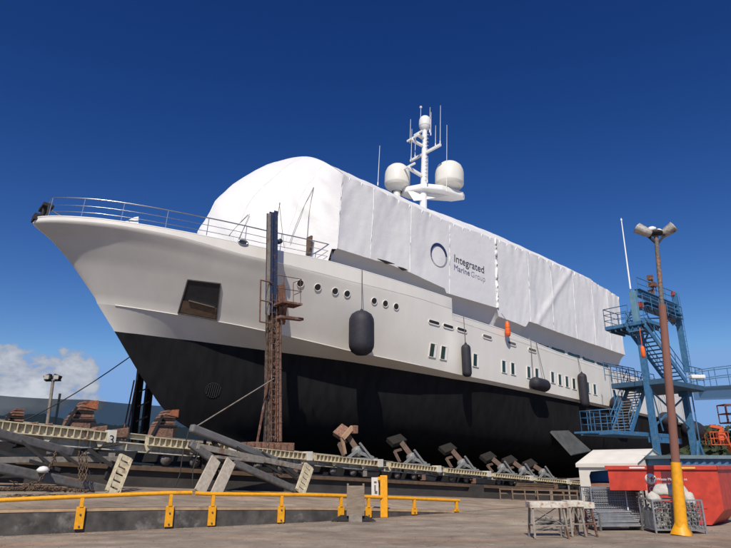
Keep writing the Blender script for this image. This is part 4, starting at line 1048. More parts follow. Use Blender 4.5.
# tall stillage behind, stacked flat scaffold frames
B = atz(594, 523, 0); B = V((B.x, B.y, 0))
t, Fm = cage(B, 1.62, .9, .98, 'tall mesh stillage of stacked scaffold frames in front of the red skip', M_galv)
m = MB(Fm)
for r_ in range(15):
    z = .14 + r_*.055
    for c in range(11): m.tube((.05 + R(0, .06), .05 + c*.075, z), (1.57 - R(0, .08), .05 + c*.075 + R(-.01, .01), z), .022, seg=6)
fl_ = m.build('scaffold_tubes', M_galv); tag(fl_, 'neat stack of galvanised scaffold tubes filling the tall stillage', 'scaffold tubes')
m = MB(Fm); m.path([(1.05, -.03, .15), (1.05, -.03, .99), (1.06, .1, 1.0), (1.06, .6, 1.0)], .03, 5); tag(m.build('plastic_strap', mat('pale_plastic', (.6, .62, .64), .3, .1, 8)), 'pale strap running down the front of the tall stillage', 'strap')
B = atz(598, 531, 0); Fm = frame(V((B.x, B.y, 0)), V((1, .06, 0)).normalized(), V((-.06, 1, 0)).normalized(), Z)
t = thing('pallet_rack', 'low steel rack carrying a bundle of galvanised tubes beside the trestles', 'rack', M=Fm)
m = MB(Fm)
for x in (.08, 1.2):
    m.bar((x, 0, .04), (x, .7, .04), .06, .08)
    for y in (0, .7): m.bar((x, y, 0), (x, y, .45), .04, .04)
m.build('frame', M_greysteel, t)
m = MB(Fm)
for r_ in range(8):
    for c in range(13):
        x0 = -.05 + R(-.08, .08) + r_*.012; x1 = 1.32 + R(-.12, .06) - (r_*.05); m.tube((x0, .03 + c*.052 + R(-.006, .006), .11 + r_*.048), (x1, .03 + c*.052 + R(-.006, .006), .11 + r_*.048 + R(-.01, .01)), .0235, seg=7)
tag(m.build('tube_bundle', M_galv), 'loose bundle of galvanised tubes lying on the low rack', 'scaffold tubes')
B = atz(656.5, 533.5, 0)
t, Fm = cage(V((B.x, B.y, 0)), 1.22, .85, .78, 'mesh stillage full of scaffold couplers behind the yellow pole sleeve, white sacks on top', M_galv, ang=-.05)
m = MB(Fm)
M_coup = mat('couplers', (.33, .32, .29), .5, .35, 14, metal=.4)
for i in range(420):
    c = V((R(.05, 1.17), R(.03, .8), .1 + R(0, .58))); 
    if c.y > .25 and c.z < .5: continue
    d = V((R(-1, 1), R(-1, 1), R(-1, 1))).normalized()*R(.03, .07); m.tube(c - d, c + d, R(.015, .032), seg=6)
m.bb((.04, .2, .1), (1.18, .82, .5)); tag(m.build('scaffold_couplers', M_coup), 'jumbled grey scaffold couplers filling the right-hand stillage', 'scaffold fittings')
def sack(c, r, sc, label, seed):
    m = MB(Fm); n = 14; rows = []
    for i in range(n + 1):
        th = pi*i/n; row = []
        for k in range(21):
            ph = 2*pi*k/20; d = V((sin(th)*cos(ph), sin(th)*sin(ph), cos(th)))
            e = 1 + .22*noise.noise(d*1.6 + V((seed, 0, 0))) + .07*noise.noise(d*5 + V((seed, 3, 0)))
            row.append(V(c) + V((d.x*sc[0], d.y*sc[1], max(-.5, d.z)*sc[2]))*r*e)
        rows.append(row)
    m.grid(rows); return tag(m.build('sack', M_bag), label, 'sack', 'pale sacks on the stillage')
sack((.16, .3, .80), .17, (1, 1, .95), 'round cream sack on the left end of the coupler stillage', 1)
sack((.48, .35, .98), .22, (1.25, 1, .85), 'largest white sack on top of the coupler stillage', 5)
sack((.84, .4, .95), .22, (1.2, 1, 1.0), 'white sack just right of the yellow sleeve, topmost on its side', 9)
sack((1.05, .3, .76), .18, (.9, 1, 1.2), 'white sack slumping over the right end of the coupler stillage', 12)

# ================================================================== TRESTLES
def trestle(B, w, h, label, ang=0, dark=False, braced=True):
    Fm = frame(B, V((cos(ang), sin(ang), 0)), V((-sin(ang), cos(ang), 0)), Z)
    t = thing('trestle', label, 'trestle', M=Fm, group='steel trestles with rust-stained boards')
    ml = M_lightsteel if not dark else M_rust
    m = MB(Fm); m.bb((-.03, -.02, h - .14), (w + .03, .40, h)); m.build('top_board', M_tabletop, t, bevel=.01)
    for x, s_ in ((.05, -1), (w - .05, 1)):
        for y, o_ in ((.04, -.12), (.34, .12)):
            q_ = MB(Fm); q_.bar((x, y, h - .14), (x + s_*.03, y + o_, 0), .045, .045); q_.build('leg', ml, t)
    m = MB(Fm)
    for x in (.02, w - .02): m.bar((x, -.03, .28), (x, .42, .28), .035, .035)
    m.bar((.03, -.04, .28), (w - .03, -.04, .28), .03, .03); m.tube((.12, -.02, h - .16), (w - .12, -.04, .30), .012, seg=5); m.tube((w - .12, .38, h - .16), (.12, .4, .30), .012, seg=5)
    m.build('brace', ml, t)
B = atz(533.5, 538.5, 0); trestle(V((B.x, B.y, 0)), .82, .80, 'front trestle with a long white rust-stained board, left of the pair')
B = atz(571.5, 537, 0); trestle(V((B.x, B.y + .05, 0)), .36, .80, 'small trestle with a short white board, directly right of the longer one', dark=False)
B = atz(586, 537.5, 0); trestle(V((B.x, B.y + .2, 0)), .34, .76, 'darker rusty trestle nearest the tube rack', dark=True, ang=.1)
B = atz(548, 531, 0); m = MB(); 
for i in range(16):
    m.tube(B + V((R(-.4, .4), R(-.1, .3), .04 + R(0, .3))), B + V((R(-.4, 1.0), R(-.1, .4), .04 + R(0, .35))), .02, seg=6)
tag(m.build('scrap_tubes', M_greysteel), 'dark tangle of short tubes lying under the trestles', 'scrap')

# far steel frames near slip wall
bt_ = MB(SLIP); p_ = sq(atq(475, 494, 22.2)); bt_.bb((p_.x - .45, 21.95, foot(p_.x) - .3), (p_.x + .45, 22.3, wt(p_.x) + .02)); tag(bt_.build('wall_buttress', M_wallc), 'dark concrete buttress on the slipway wall right of the handrail end', 'buttress')
rk = thing('steel_rack', 'low rusty steel rack with upright pins standing by the slipway wall behind the trestles', 'rack', atz(545, 501.5, -.1))
m = MB()
a, b = atz(513, 501, -.1), atz(578, 503, -.1)
for h_ in (.05, .35, .55): m.bar(a + Z*h_, b + Z*h_, .06, .06); m.bar(a + Z*h_ + Q*.8, b + Z*h_ + Q*.8, .06, .06)
for k in range(6):
    p_ = a.lerp(b, k/5); m.bar(p_, p_ + Z*.6, .06, .06); m.bar(p_ + Q*.8, p_ + Q*.8 + Z*.6, .06, .06); m.bar(p_ + Z*.55, p_ + Z*.55 + Q*.8, .05, .05)
m.build('frame', mat('rack_brown', (.19, .135, .095), .85, .25, 5), rk)
m = MB()
for x in (536.5, 552.5, 570): p_ = at(x, 501, a.y); m.bar(p_, p_ + Z*.75, .07, .07)
m.build('upright_pin', M_lightsteel, rk)
m = MB(); p_ = a.lerp(b, .1)
for k in range(6): m.bar(p_ + Z*(.62 + .05*k) + Q*R(0, .3), b.lerp(a, .3) + Z*(.62 + .04*k) + Q*R(0, .5), .08, .04)
m.build('steel_flat', M_brown, rk)

# ================================================================== MARQUEE
Tn = thing('marquee', 'small white marquee with a ragged window opening, behind the red skip', 'marquee', at(582, 500, 26.5))
TE = frame(V((at(578, 462, 28).x, 28, -.3)), V((.7, -.714, 0)).normalized(), V((.714, .7, 0)).normalized(), Z)
ew, dw = 2.6, 3.6; he = 2.0; hr = 2.62
wx0 = lambda x: x
m = MB(TE)                                             # front wall with a hole
hole = [(.50, .95), (.46, 1.5), (.55, 1.68), (1.0, 1.72), (1.5, 1.74), (1.66, 1.0), (1.4, .66), (.9, .60), (.62, .74)]
outer = [(0, .9), (0, 2.0), (.5, 2.0), (1.1, 2.0), (2.0, 2.0), (2.0, .9), (1.6, 0), (.8, 0), (0, 0)]
n = len(hole); vs = [V((x, 0, z)) for x, z in outer] + [V((x, .0, z)) for x, z in hole]
m.add(vs, [(i, (i + 1) % n, n + (i + 1) % n, n + i) for i in range(n)])
m.add([V((2.0, 0, 0)), V((ew, 0, 0)), V((ew, 0, he)), V((2.0, 0, he))], [(0, 1, 2, 3)])
m.build('front_wall', M_tent, Tn)
m = MB(TE); m.add([V((0, 0, 0)), V((0, dw, 0)), V((0, dw, he)), V((0, dw/2, hr)), V((0, 0, he))], [(0, 1, 2, 3, 4)]); m.add([V((ew, 0, 0)), V((ew, dw, 0)), V((ew, dw, he)), V((ew, dw/2, hr)), V((ew, 0, he))], [(0, 1, 2, 3, 4)])
m.add([V((0, dw, 0)), V((ew, dw, 0)), V((ew, dw, he)), V((0, dw, he))], [(0, 1, 2, 3)]); m.build('end_wall', M_tent, Tn)
m = MB(TE); rows = []
for j in range(9):
    t_ = j/8; y = -.1 + (dw + .2)*t_; zt = he + (hr - he)*(1 - abs(2*t_ - 1)) 
    ins = .0
    rows.append([V((-.08 + (ew + .16)*i/14, y, zt + .04*sin(i*1.3)*sin(pi*t_*2)*.5 + .02)) for i in range(15)])
m.grid(rows); m.grid([rows[0], [p - Z*.16 + V((0, .003, 0)) for p in rows[0]]]); m.build('roof', M_tent, Tn)
m = MB(TE)
for x in (.03, ew - .03):
    for y in (.03, dw - .03): m.tube((x, y, 0), (x, y, he), .03, seg=8)
m.build('pole', M_galv, Tn)
m = MB(TE); m.bb((.1, .8, 1.25), (2.4, .85, 1.95)); m.build('blue_liner', mat('liner_blue', (.03, .16, .45), .6, .3, 2), Tn)
m = MB(TE); m.bb((.2, .4, .3), (2.4, 1.0, 1.2)); tag(m.build('brown_crate', mat('crate_brown', (.32, .16, .12), .8, .2, 3), bevel=.02), 'reddish brown crate seen through the marquee opening', 'crate')

# ================================================================== BLUE SHED
a = at(672, 466, 25.5)
SB = frame(V((a.x, a.y, -.25)), V((.96, .28, 0)).normalized(), V((-.28, .96, 0)).normalized(), Z)
t = thing('blue_shed', 'low corrugated blue shed behind the red skip at the right edge', 'shed', M=SB)
m = MB(SB); nC = 44; rows = []
for z in (0, 2.15): rows.append([V((i*.1, .035*(1 if (i//2) % 2 else -1), z)) for i in range(nC*2)])
m.grid(rows, False); m.bb((0, .08, 0), (8.7, 2.4, 2.15)); m.build('wall', mat('shed_blue', (.06, .15, .26), .6, .2, 1.5), t)
m = MB(SB); m.bb((-.15, -.15, 2.15), (8.9, 2.6, 2.29)); m.build('roof', mat('shed_roof', (.16, .22, .25), .6, .2, 1.5), t)

# ================================================================== BLUE ACCESS TOWER
K = at(648, 319, 34.0)
TW = frame(V((K.x, K.y, 0)), U, Q, Z)                  # x along slip (away right), y away-left, z up
def tl(P): return TW.inverted() @ P
def atTy(x, y, yy):                                     # point in tower frame on plane y=yy
    d = ray(x, y); o = (K.dot(Q) + yy); P = CAM + d*(o/d.dot(Q)); return tl(P)
zU = K.z
Lf = None
for k in range(200):                                    # length of the upper platform toward the ship
    yy = k*.05; P = TW @ V((0, yy, zU)); fw = P.y*cos(PT) + (P.z - CZ)*sin(PT)
    if CX + F*P.x/fw < 605: Lf = yy; break
tower = thing('access_tower', 'tall blue steel access tower with zigzag stairs and platforms beside the yacht stern', 'access tower', M=TW)
gz = -.6
m = MB(TW)
m.bb((0, 0, zU - .22), (1.9, Lf, zU)); upper = m.build('upper_platform', M_blue, tower, bevel=.01)
m = MB(TW); m.bb((.05, .05, zU - .26), (1.85, Lf - .05, zU - .222))
for k in range(7): m.bar((0.05, .3 + k*(Lf - .6)/6, zU - .34), (1.85, .3 + k*(Lf - .6)/6, zU - .34), .08, .14)
m.build('floor_joist', M_bluedk, tower)
def guard(mb, pts, z, h=1.1, r=.028, n=3, posts=1.1):
    P = [V((p[0], p[1], z)) for p in pts]
    for k in range(1, n + 1): mb.path([p + Z*(h*k/n) for p in P], r if k == n else r*.75, 6)
    for a, b in zip(P[:-1], P[1:]):
        c = max(1, round((b - a).length/posts))
        for i in range(c + 1): mb.tube(a.lerp(b, i/c), a.lerp(b, i/c) + Z*h, r*.9, seg=6)
g = MB(TW); guard(g, [(1.85, Lf - .03), (.03, Lf - .03), (.03, Lf*.42)], zU); guard(g, [(1.85, Lf), (1.85, Lf*.3)], zU, posts=1.6)
g.build('guard_rail', M_blue, tower)
# columns
c1 = atTy(641, 345, Lf*.42)
m = MB(TW); yA = Lf*.30
A_ = [atTy(641.5, 345, yA)]
xa = A_[0].x
m.bb((xa - .16, yA - .16, gz - 1.5), (xa + .16, yA + .16, zU - .26)); m.box((xa, yA, zU - .42), (.7, .7, .26)); m.build('column', M_blue, tower, bevel=.015)
m = MB(TW); xt = atTy(634.5, 305, yA).x; m.bb((xt - .16, yA - .18, zU), (xt + .16, yA + .18, zU + 1.95)); m.build('head_column', mat('tower_pale_blue', (.13, .27, .36), .5, .2, 2), tower, bevel=.02)
# flagpole
FP0 = atTy(630.5, 289, yA); FP1 = atTy(621.5, 221, yA + .3)
m = MB(TW); m.tube(FP0, FP1, .05, .03, 8); m.lathe(FP1, [(.05, 0), (.06, .1), (.01, .2)], Z, 8); m.build('flagpole', M_white, tower)
# overhead girder
m = MB(TW); ga, gb = atTy(637, 292, yA), atTy(676, 310, yA); gb.z = ga.z - .15; m.ibeam(ga, V((gb.x, yA, gb.z)), .35, .45, .05); m.ibeam(ga - Z*.75 + V((.3, 0, 0)), V((gb.x, yA, gb.z - .7)), .8, .3, .05); m.build('overhead_girder', M_blue, tower)
g = MB(TW); guard(g, [(ga.x + .2, yA), (gb.x, yA)], ga.z + .2, h=.8, posts=1.2, n=2); g.build('girder_rail', M_blue, tower)
m = MB(TW); xb = gb.x + .1; m.bb((xb - .13, yA - .15, zU - 2.4), (xb + .13, yA + .15, ga.z + .9)); m.tube((xb + .45, yA, zU - 2.4), (xb + .45, yA, ga.z + .8), .035, seg=6); m.build('rear_column', M_blue, tower)
m = MB(TW); c = (ga + gb)/2 + Z*1.0 + V((-.3, 0, 0)); m.box(c, (.5, .35, .3)); m.box(c + Z*.42 - V((.2, 0, 0)), (.3, .3, .3)); m.tube(c - Z*1.0, c + Z*.6, .05, seg=6); m.box(c + V((.1, .2, -.45)), (.3, .3, .3)); m.build('winch_motor', M_rust, tower)
m = MB(TW); m.box(gb + Z*1.0, (.22, .22, .28)); m.build('red_lamp_box', mat('lamp_red', (.34, .06, .045), .5, .2), tower, bevel=.03)
m = MB(TW); m.box(atTy(640, 305, yA), (.32, .25, .38)); m.build('red_lamp_box', mat('lamp_red', (.34, .06, .045), .5, .2), tower, bevel=.03)
m = MB(TW); m.path([V((ga.x + .4 + .25*k, yA - .3, zU + 1.2 - .3*abs(sin(k*1.1)) - .04*k)) for k in range(16)], .03, 5); m.box(atTy(673, 321, yA - .3), (.25, .25, .3)); m.box(atTy(669, 313, yA - .3), (.2, .2, .25)); m.build('hanging_cable', M_black, tower)
# small ladder on upper platform
m = MB(TW)
for y in (Lf*.55, Lf*.55 + .45): m.bar((1.0, y, zU), (2.4, y, zU + 1.5), .04, .12)
for i in range(6): m.bb((1.05 + i*.25, Lf*.55, zU + .15 + i*.25), (1.25 + i*.25, Lf*.55 + .45, zU + .18 + i*.25))
m.build('step_ladder', M_bluedk, tower)
# main stair: descends along x
E0 = atTy(646, 325, 0.0); E1 = atTy(688, 383, 0.0)
zL = E1.z
def stair(mb, tr, y0, y1, A0, A1, n):
    for y in (y0, y1): mb.bar((A0[0], y, A0[1]), (A1[0], y, A1[1]), .06, .30)
    for i in range(1, n):
        x = A0[0] + (A1[0] - A0[0])*i/n; z = A0[1] + (A1[1] - A0[1])*i/n; tr.bb((x - .14, y0 + .03, z - .02), (x + .14, y1 - .03, z + .02))
m = MB(TW); tr = MB(TW); y0, y1 = .05, 1.15
stair(m, tr, y0, y1, (E0.x, E0.z), (E1.x, E1.z), 15); m.build('stair_stringer', M_blue, tower); tr.build('stair_treads', mat('tread_blue', (.12, .22, .32), .6, .2, 3), tower)
m = MB(TW)
for y in (y0, y1):
    for h_ in (.5, 1.0): m.tube((E0.x, y, E0.z + h_), (E1.x, y, E1.z + h_), .028, seg=6)
    for i in range(5): x = E0.x + (E1.x - E0.x)*i/4; z = E0.z + (E1.z - E0.z)*i/4; m.tube((x, y, z), (x, y, z + 1.0), .025, seg=6)
m.build('stair_handrail', M_blue, tower)
# landing
La = atTy(660, 378, .0); Lb = atTy(702, 380, .0)
m = MB(TW); m.bb((La.x, -.15, zL - .35), (Lb.x, 3.0, zL - .05)); m.build('landing', M_bluedk, tower, bevel=.01)
xc = atTy(686, 400, .9).x
m = MB(TW); m.bb((xc - .17, .73, gz - 2.5), (xc + .17, 1.07, zL - .35)); m.box((xc, .9, zL - .5), (.6, .6, .3)); m.build('column', M_blue, tower, bevel=.015)
m = MB(TW); m.bar((xc, .6, zL - 3.4), (xc + 2.6, .6, gz - 1.5), .14, .2); m.bar((xc, .6, zL - 3.4), (xc - 1.8, .6, gz - 1.0), .12, .16)
m.tube((xc + .5, .7, gz), (xc + .5, .7, zL), .04, seg=6); m.build('diagonal_strut', M_blue, tower)
g = MB(TW); guard(g, [(La.x + .2, 3.0), (Lb.x, 3.0)], zL - .05); guard(g, [(E1.x + .1, -.1), (Lb.x, -.1)], zL - .05)
m = g.build('guard_rail', M_blue, tower)
# lower platform and stair
PL = atTy(613, 432, 1.2); PR = atTy(668, 430, 1.2); zP = PL.z + .1
m = MB(TW); m.bb((PL.x, 1.2, zP - .22), (PR.x, 3.1, zP)); m.bb((PL.x - 1.0, 2.0, zP - .16), (PL.x, 2.9, zP - .06)); m.build('lower_platform', M_blue, tower, bevel=.01)
g = MB(TW); guard(g, [(PL.x + 1.4, 1.25), (PL.x + .03, 1.25), (PL.x + .03, 3.05), (PR.x, 3.05)], zP, posts=.7); g.build('guard_rail', M_blue, tower)
m = MB(TW); tr = MB(TW); sx0 = atTy(630, 425, 1.6).x; sx1 = La.x + 1.6
stair(m, tr, 1.6, 2.7, (sx1, zL - .1), (sx0, zP), 17); m.build('stair_stringer', M_blue, tower); tr.build('stair_treads', M_lightsteel, tower)
m = MB(TW)
for y in (1.6, 2.7):
    for h_ in (.5, 1.0): m.tube((sx0, y, zP + h_), (sx1, y, zL - .1 + h_), .028, seg=6)
    for i in range(6): x = sx0 + (sx1 - sx0)*i/5; z = zP + (zL - .1 - zP)*i/5; m.tube((x, y, z), (x, y, z + 1.0), .025, seg=6)
m.build('stair_handrail', M_blue, tower)
m = MB(TW); m.bar((xa, yA, zP - 1.0), (xa + 2.6, yA, gz - 1.6), .14, .2); m.bar((xa - .0, yA, zP - 1.0), (xa - 1.8, yA, gz - 1.0), .12, .18); m.bar((xa + .6, yA, gz - .6), (xa + 2.6, yA, zP - .2), .1, .14); m.bar((xa, yA + .3, zP - .4), (xa + 3.8, yA + .3, zP - .4), .2, .3)
m.build('diagonal_strut', M_blue, tower)
m = MB(TW)
for y in (yA - .1, 3.0):
    m.bar((La.x + .2, y, zL - .4), (xa + .2, y, zP + .2), .05, .08); m.bar((xa + .2, y, zL - .4), (La.x + 1.0, y, zP + .1), .05, .08)
m.bar((xa + .3, yA, zL - .6), (xc, .9, zL - 2.6), .06, .1); m.bar((xa + .3, yA, zL - 2.6), (xc, .9, zL - .6), .06, .1)
m.bar((xa + .2, yA, zU - 1.4), (xa + 1.4, yA, zU - .2), .06, .1); m.bar((xt, yA, zU + .2), (gb.x, yA, ga.z - .8), .06, .08)
m.build('cross_brace', M_blue, tower)
g = MB(TW); guard(g, [(xa - .6, 3.05), (xa + 3.2, 3.05)], zL + .1, posts=.8); g.build('guard_rail', M_blue, tower); g = MB(TW); guard(g, [(xt + .3, yA - .4), (gb.x - .1, yA - .4)], zU + .9, h=.9, posts=1.0, n=2)
m2 = MB(TW); lx = xb + .25
for dx in (0, .4): m2.tube((lx, yA - .2 + dx, zL), (lx, yA - .2 + dx, ga.z + 1.0), .02, seg=5)
for k in range(16): m2.tube((lx, yA - .2, zL + .3 + k*.34), (lx, yA + .2, zL + .3 + k*.34), .014, seg=5)
g.build('guard_rail', M_blue, tower); m2.build('cat_ladder', M_blue, tower)
# walkway to the right
WA = V((Lb.x, -.1, zL)); Wd = at(760, 383, 33.0); Wl = tl(Wd)
wk = thing('walkway', 'blue gangway with netted sides leading right from the tower landing', 'walkway', TW @ V((Lb.x, 0, zL)))
m = MB(); a = TW @ V((Lb.x, .5, zL - .15)); b = V((a.x + 6.5, a.y - 1.6, a.z + .15)); m.bar(a, b, 1.2, .16); m.build('deck', M_bluedk, wk)
sd = (b - a).cross(Z).normalized()*.6
m = MB()
for s_ in (-1, 1):
    N_ = 6
    for h_ in (.55, 1.1): m.path([(a + sd*s_).lerp(b + sd*s_, k/12) + Z*(h_ + .22*sin(pi*k/12)) for k in range(13)], .03, 6)
    for k in range(N_ + 1): p_ = (a + sd*s_).lerp(b + sd*s_, k/N_); m.tube(p_, p_ + Z*(1.1 + .22*sin(pi*k/N_)), .022, seg=6)
m.build('side_rail', M_blue, wk)
m = MB()
for s_ in (-1, 1):
    a2, b2_ = a + sd*s_*1.02, b + sd*s_*1.02; m.add([a2 - Z*.65, b2_ - Z*.75, b2_ + Z*.3, a2 + Z*.0], [(0, 1, 2, 3)])
m.build('netting', M_bluemesh, wk)
m = MB(); c = at(697, 377, 34.2); m.box(c, (.8, .4, .22)); tag(m.build('white_canister', M_white, bevel=.05), 'white box lying on the tower landing rail at the walkway start', 'box')
X_ = at(643, 352, 33.2); m = MB(); m.lathe(X_, [(.01, -.35), (.08, -.32), (.12, -.2), (.12, .2), (.08, .32), (.01, .35)], Z, 12); m.tube(X_ + Z*.3, X_ + Z*1.4, .02, seg=5); tag(m.build('buoy', M_orange), 'orange buoy hanging in front of the left blue tower column', 'buoy')

# ================================================================== BOOM LIFTS
def basket(mb, c, w, h, d):
    for z in (0, h*.5, h):
        mb.path([c + V((x, y, z)) for x, y in ((-w/2, -d/2), (w/2, -d/2), (w/2, d/2), (-w/2, d/2), (-w/2, -d/2))], .04, 6)
    for x in (-w/2, 0, w/2):
        for y in (-d/2, d/2): mb.tube(c + V((x, y, 0)), c + V((x, y, h)), .035, seg=6)
    mb.box(c, (w, d, .08))
c = at(718, 445, 55)
t = thing('boom_lift', 'distant orange-red boom lift with its basket low, above the blue shed', 'boom lift', V((c.x + 2, c.y + 3, -1.6)))
M_bl = mat('lift_orange', (.65, .12, .04), .5, .15, 3)
m = MB(); basket(m, c, 1.6, 1.1, .9); m.build('basket', M_bl, t)
m = MB(); m.bar(c + V((.3, .2, .2)), c + V((.9, .5, 1.5)), .25, .3); m.bar(c + V((.9, .5, 1.5)), c + V((-.1, .6, 1.7)), .22, .25); m.box(c + V((.3, 0, .7)), (.5, .4, .6)); m.bar(c + V((.9, .5, 1.0)), c + V((3.4, 3, -1.8)), .3, .35); m.build('boom', M_bl, t)
m = MB(); b0 = c + V((3.2, 3, -2.2)); m.box(b0, (2.4, 1.8, .9)); 
m.build('chassis', M_bl, t, bevel=.05)
for dx in (-.9, .9):
    for dy in (-.9, .9): w_ = MB(); w_.lathe(b0 + V((dx, dy, -.45)), [(.01, -.15), (.45, -.15), (.45, .15), (.01, .15)], (0, 1, 0), 16); w_.build('wheel', M_black, t)
c = at(733, 423, 40)
t = thing('boom_lift', 'reddish work basket high at the right edge of the photo', 'boom lift', V((c.x + 1.0, c.y, -1.2)))
m = MB(); basket(m, c, 1.2, 1.15, .9); m.build('basket', mat('basket_maroon', (.16, .05, .05), .6, .2), t); m = MB(); m.bar(c + V((.5, .3, 0)), c + V((3, 1, -3.4)), .25, .3); m.box(c + V((3, 1, -3.8)), (2.2, 1.6, .8)); m.build('boom', M_rust, t)

# ================================================================== FENCE AND LEFT LAMP
q0 = 45.0
ft = thing('mesh_fence', 'tall blue-grey shade-cloth fence along the far side of the slipway', 'fence', SLIP @ V((0, q0, 0)))
m = MB(SLIP); rows = []
for z in (-.4, 1.5, 3, 4.5, 6.05): rows.append([V((s, q0 + .10*sin(s*.9)*sin(z), z - (.12*sin(pi*((s + 60) % 8)/8) if z > 6 else 0))) for s in [-60 + i*.8 for i in range(160)]])
m.grid(rows); m.build('shade_cloth', M_mesh, ft)
for i in range(17):
    s = -60 + 8*i - 1.9; p_ = MB(SLIP); p_.tube((s, q0 + .12, -.5), (s, q0 + .12, 6.35 if i % 2 else 6.9), .08, seg=8); p_.build('post', M_black, ft)
B = at(47.0, 436, 37.5); T = at(53.0, 381, 37.5)
lt = thing('lamp_pole', 'grey twin-floodlight pole in front of the shade-cloth fence at left', 'lamp pole', V((B.x, B.y, .8)))
m = MB(); m.tube(V((B.x, B.y, .8)), T, .12, .09, 10); m.build('shaft', M_lightsteel, lt)
m = MB(); m.bar(T + V((-.45, 0, 0)), T + V((.5, 0, .02)), .08, .08); m.build('bracket', M_black, lt)
for s_ in (-1, 1):
    m = MB(); m.box(T + V((s_*.28, -.1, .2)), (.42, .35, .34), Matrix.Rotation(s_*.35, 3, 'Y')); fo = m.build('floodlight', M_black, lt, bevel=.03)
    m = MB(); m.box(T + V((s_*.30, -.29, .2)), (.3, .02, .24)); m.build('lens', mat('lamp_lens', (.45, .43, .38), .15, .1), fo)

# ================================================================== HILLS
random.seed(5)
def hills(name, dist, a0, a1, hf, seed, colr):
    m = MB(); n = 260; rows = []
    prof = []
    for i in range(n + 1):
        az = radians(a0 + (a1 - a0)*i/n); h_ = hf(a0 + (a1 - a0)*i/n)
        h_ += dist*(.0035*noise.noise(V((az*22, seed, 0))) + .0022*noise.noise(V((az*90, seed, 3))) + .0016*noise.noise(V((az*260, seed, 5))))
        prof.append((az, h_))
    for j in range(9):
        t_ = j/8; row = []
        for az, h_ in prof:
            d_ = dist*(1 - .30*(1 - t_)); hh = -4 + (h_ + 4)*sin(t_*pi/2) + (dist*.0025*noise.noise(V((az*140, t_*9, seed))) if j < 8 else 0)
            row.append(V((sin(az)*d_, cos(az)*d_, hh)))
        rows.append(row)
    rows.append([p + V((p.x, p.y, 0))*.5 - Z*(p.z + 4) for p in rows[-1]])
    m.grid(rows, False); struct(m.build(name, mat(name + '_bush', colr, .95, .45, .06, bump=0)))
hills('hills', 620, -45, 5, lambda a: 620*float(IP(a, [-45, -32, -28, -24, -20, 5], [.066, .066, .074, .060, .062, .05])), 1.3, (.022, .028, .020))
hills('wooded_hill', 330, 20, 48, lambda a: 330*float(IP(a, [20, 26, 29, 31, 48], [.035, .045, .060, .050, .045])), 6.1, (.022, .030, .014))
# tree line crowns on right hill (individual bushes read as one mass)
m = MB(); random.seed(9)
for i in range(2600):
    az = radians(R(24, 36)); d_ = 290*R(.75, 1.0); t_ = (d_/290 - .75)/.25
    zc = 14*t_ + R(-2, 4); c = V((sin(az)*d_, cos(az)*d_, zc)); r = R(.6, 1.6)
    d1 = V((R(-1, 1), R(-1, 1), R(-1, 1))).normalized(); d2 = d1.cross(V((R(-1, 1), R(-1, 1), R(-1, 1)))).normalized()
    m.add([c + d1*r, c + d2*r, c - d1*r, c - d2*r], [(0, 1, 2, 3)])
o = m.build('woodland', mat('woodland_leaf', (.035, .05, .02), .9, .4, .1)); o['kind'] = 'stuff'

# ================================================================== CAMERA, SKY, SUN
cam = bpy.data.objects.new('camera', bpy.data.cameras.new('camera')); COL.objects.link(cam); SC.camera = cam
cam.location = CAM; cam.rotation_euler = (radians(90) + PT, 0, 0)
cam.data.sensor_width = 36; cam.data.sensor_fit = 'HORIZONTAL'; cam.data.lens = 36*F/731; cam.data.clip_end = 20000; cam.data.clip_start = .1
SUN_EL, SUN_OFF = radians(46), radians(7)               # sun behind the camera, a little to the left
sdir = V((-sin(SUN_OFF)*cos(SUN_EL), -cos(SUN_OFF)*cos(SUN_EL), sin(SUN_EL)))
su = bpy.data.lights.new('sun', 'SUN'); su.energy = 4.3; su.angle = radians(.53); su.color = (1, .915, .79)
so = bpy.data.objects.new('sun', su); COL.objects.link(so); so.rotation_euler = sdir.to_track_quat('Z', 'Y').to_euler()
w = bpy.data.worlds.new('World'); SC.world = w; w.use_nodes = True
nt = w.node_tree; N = nt.nodes; L = nt.links; bg = N['Background']
sk = N.new('ShaderNodeTexSky'); sk.sky_type = 'NISHITA'; sk.sun_disc = False; sk.sun_elevation = SUN_EL
sk.sun_rotation = math.atan2(sdir.x, sdir.y); sk.altitude = 0; sk.air_density = 1.0; sk.dust_density = .1; sk.ozone_density = 7.0
tc = N.new('ShaderNodeTexCoord')
hs = N.new('ShaderNodeHueSaturation'); h0 = N.new('ShaderNodeHueSaturation'); h0.inputs['Saturation'].default_value = 1.25; L.new(sk.outputs[0], h0.inputs['Color']); hs.inputs['Saturation'].default_value = 1.0; SP_ = N.new('ShaderNodeSeparateColor'); CB_ = N.new('ShaderNodeCombineColor'); L.new(h0.outputs[0], SP_.inputs[0])
ST = .08
for i, (k_, p_) in enumerate(((3.5, 1.2), (3.2, 1.58), (1.75, 1.4))):
    o_ = SP_.outputs[i]
    for op, v in (('MULTIPLY', ST*.94), ('POWER', p_), ('MULTIPLY', k_), ('MINIMUM', (.21, .38, .70)[i]), ('DIVIDE', ST)):
        q_ = N.new('ShaderNodeMath'); q_.operation = op; L.new(o_, q_.inputs[0]); q_.inputs[1].default_value = v; o_ = q_.outputs[0]
    L.new(o_, CB_.inputs[i])
L.new(CB_.outputs[0], hs.inputs['Color'])
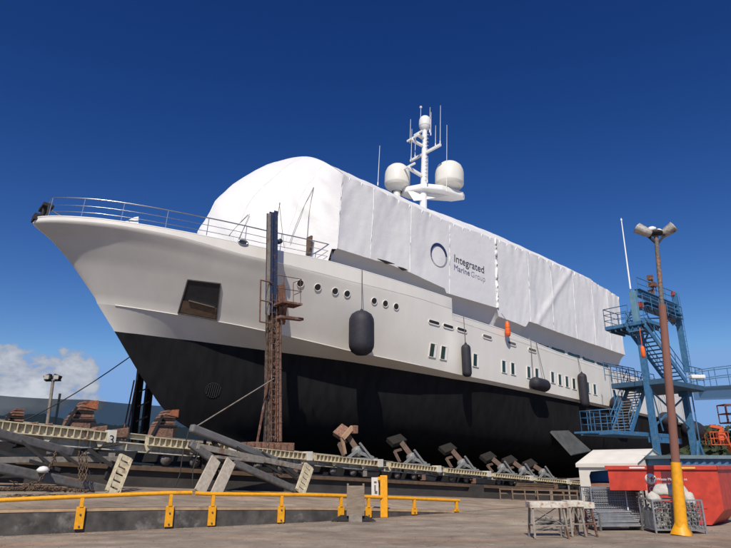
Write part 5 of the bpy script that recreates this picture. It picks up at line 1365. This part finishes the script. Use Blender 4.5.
# low cumulus
sx = N.new('ShaderNodeSeparateXYZ'); L.new(tc.outputs['Generated'], sx.inputs[0])
mp = N.new('ShaderNodeMapping'); mp.inputs['Scale'].default_value = (17, 17, 27); L.new(tc.outputs['Generated'], mp.inputs[0])
cn = N.new('ShaderNodeTexNoise'); cn.inputs['Scale'].default_value = 1.0; cn.inputs['Detail'].default_value = 9; cn.inputs['Roughness'].default_value = .58; L.new(mp.outputs[0], cn.inputs['Vector'])
def mrange(o, a, b, c, d):
    m_ = N.new('ShaderNodeMapRange'); m_.interpolation_type = 'SMOOTHSTEP'; m_.inputs[1].default_value = a; m_.inputs[2].default_value = b; m_.inputs[3].default_value = c; m_.inputs[4].default_value = d; L.new(o, m_.inputs[0]); return m_.outputs[0]
def math_(op, a, b):
    m_ = N.new('ShaderNodeMath'); m_.operation = op
    for i, v in enumerate((a, b)):
        if isinstance(v, (int, float)): m_.inputs[i].default_value = v
        else: L.new(v, m_.inputs[i])
    return m_.outputs[0]
band = math_('MULTIPLY', mrange(sx.outputs['Z'], .04, .09, 0, 1), mrange(sx.outputs['Z'], .13, .20, 1, 0))
left = mrange(sx.outputs['X'], -.42, -.36, 1, 0)
dens = math_('ADD', cn.outputs['Fac'], math_('MULTIPLY', math_('SUBTRACT', math_('MULTIPLY', band, left), .66), .55))
mask = mrange(dens, .50, .60, 0, .92)
mx = N.new('ShaderNodeMix'); mx.data_type = 'RGBA'; L.new(mask, mx.inputs[0]); L.new(hs.outputs[0], mx.inputs[6])
cc = N.new('ShaderNodeValToRGB'); cc.color_ramp.elements[0].position = .50; cc.color_ramp.elements[0].color = (3.4, 3.9, 5.0, 1); cc.color_ramp.elements[1].position = .75; cc.color_ramp.elements[1].color = (7.6, 7.9, 8.5, 1)
L.new(dens, cc.inputs[0]); L.new(cc.outputs[0], mx.inputs[7])
L.new(mx.outputs[2], bg.inputs[0]); bg.inputs[1].default_value = ST
SC.view_settings.view_transform = 'Standard'; SC.view_settings.look = 'None'; SC.view_settings.gamma = 1; SC.view_settings.exposure = 0; SC.view_settings.use_curve_mapping = False
SC.cycles.max_bounces = 6; SC.cycles.transparent_max_bounces = 16
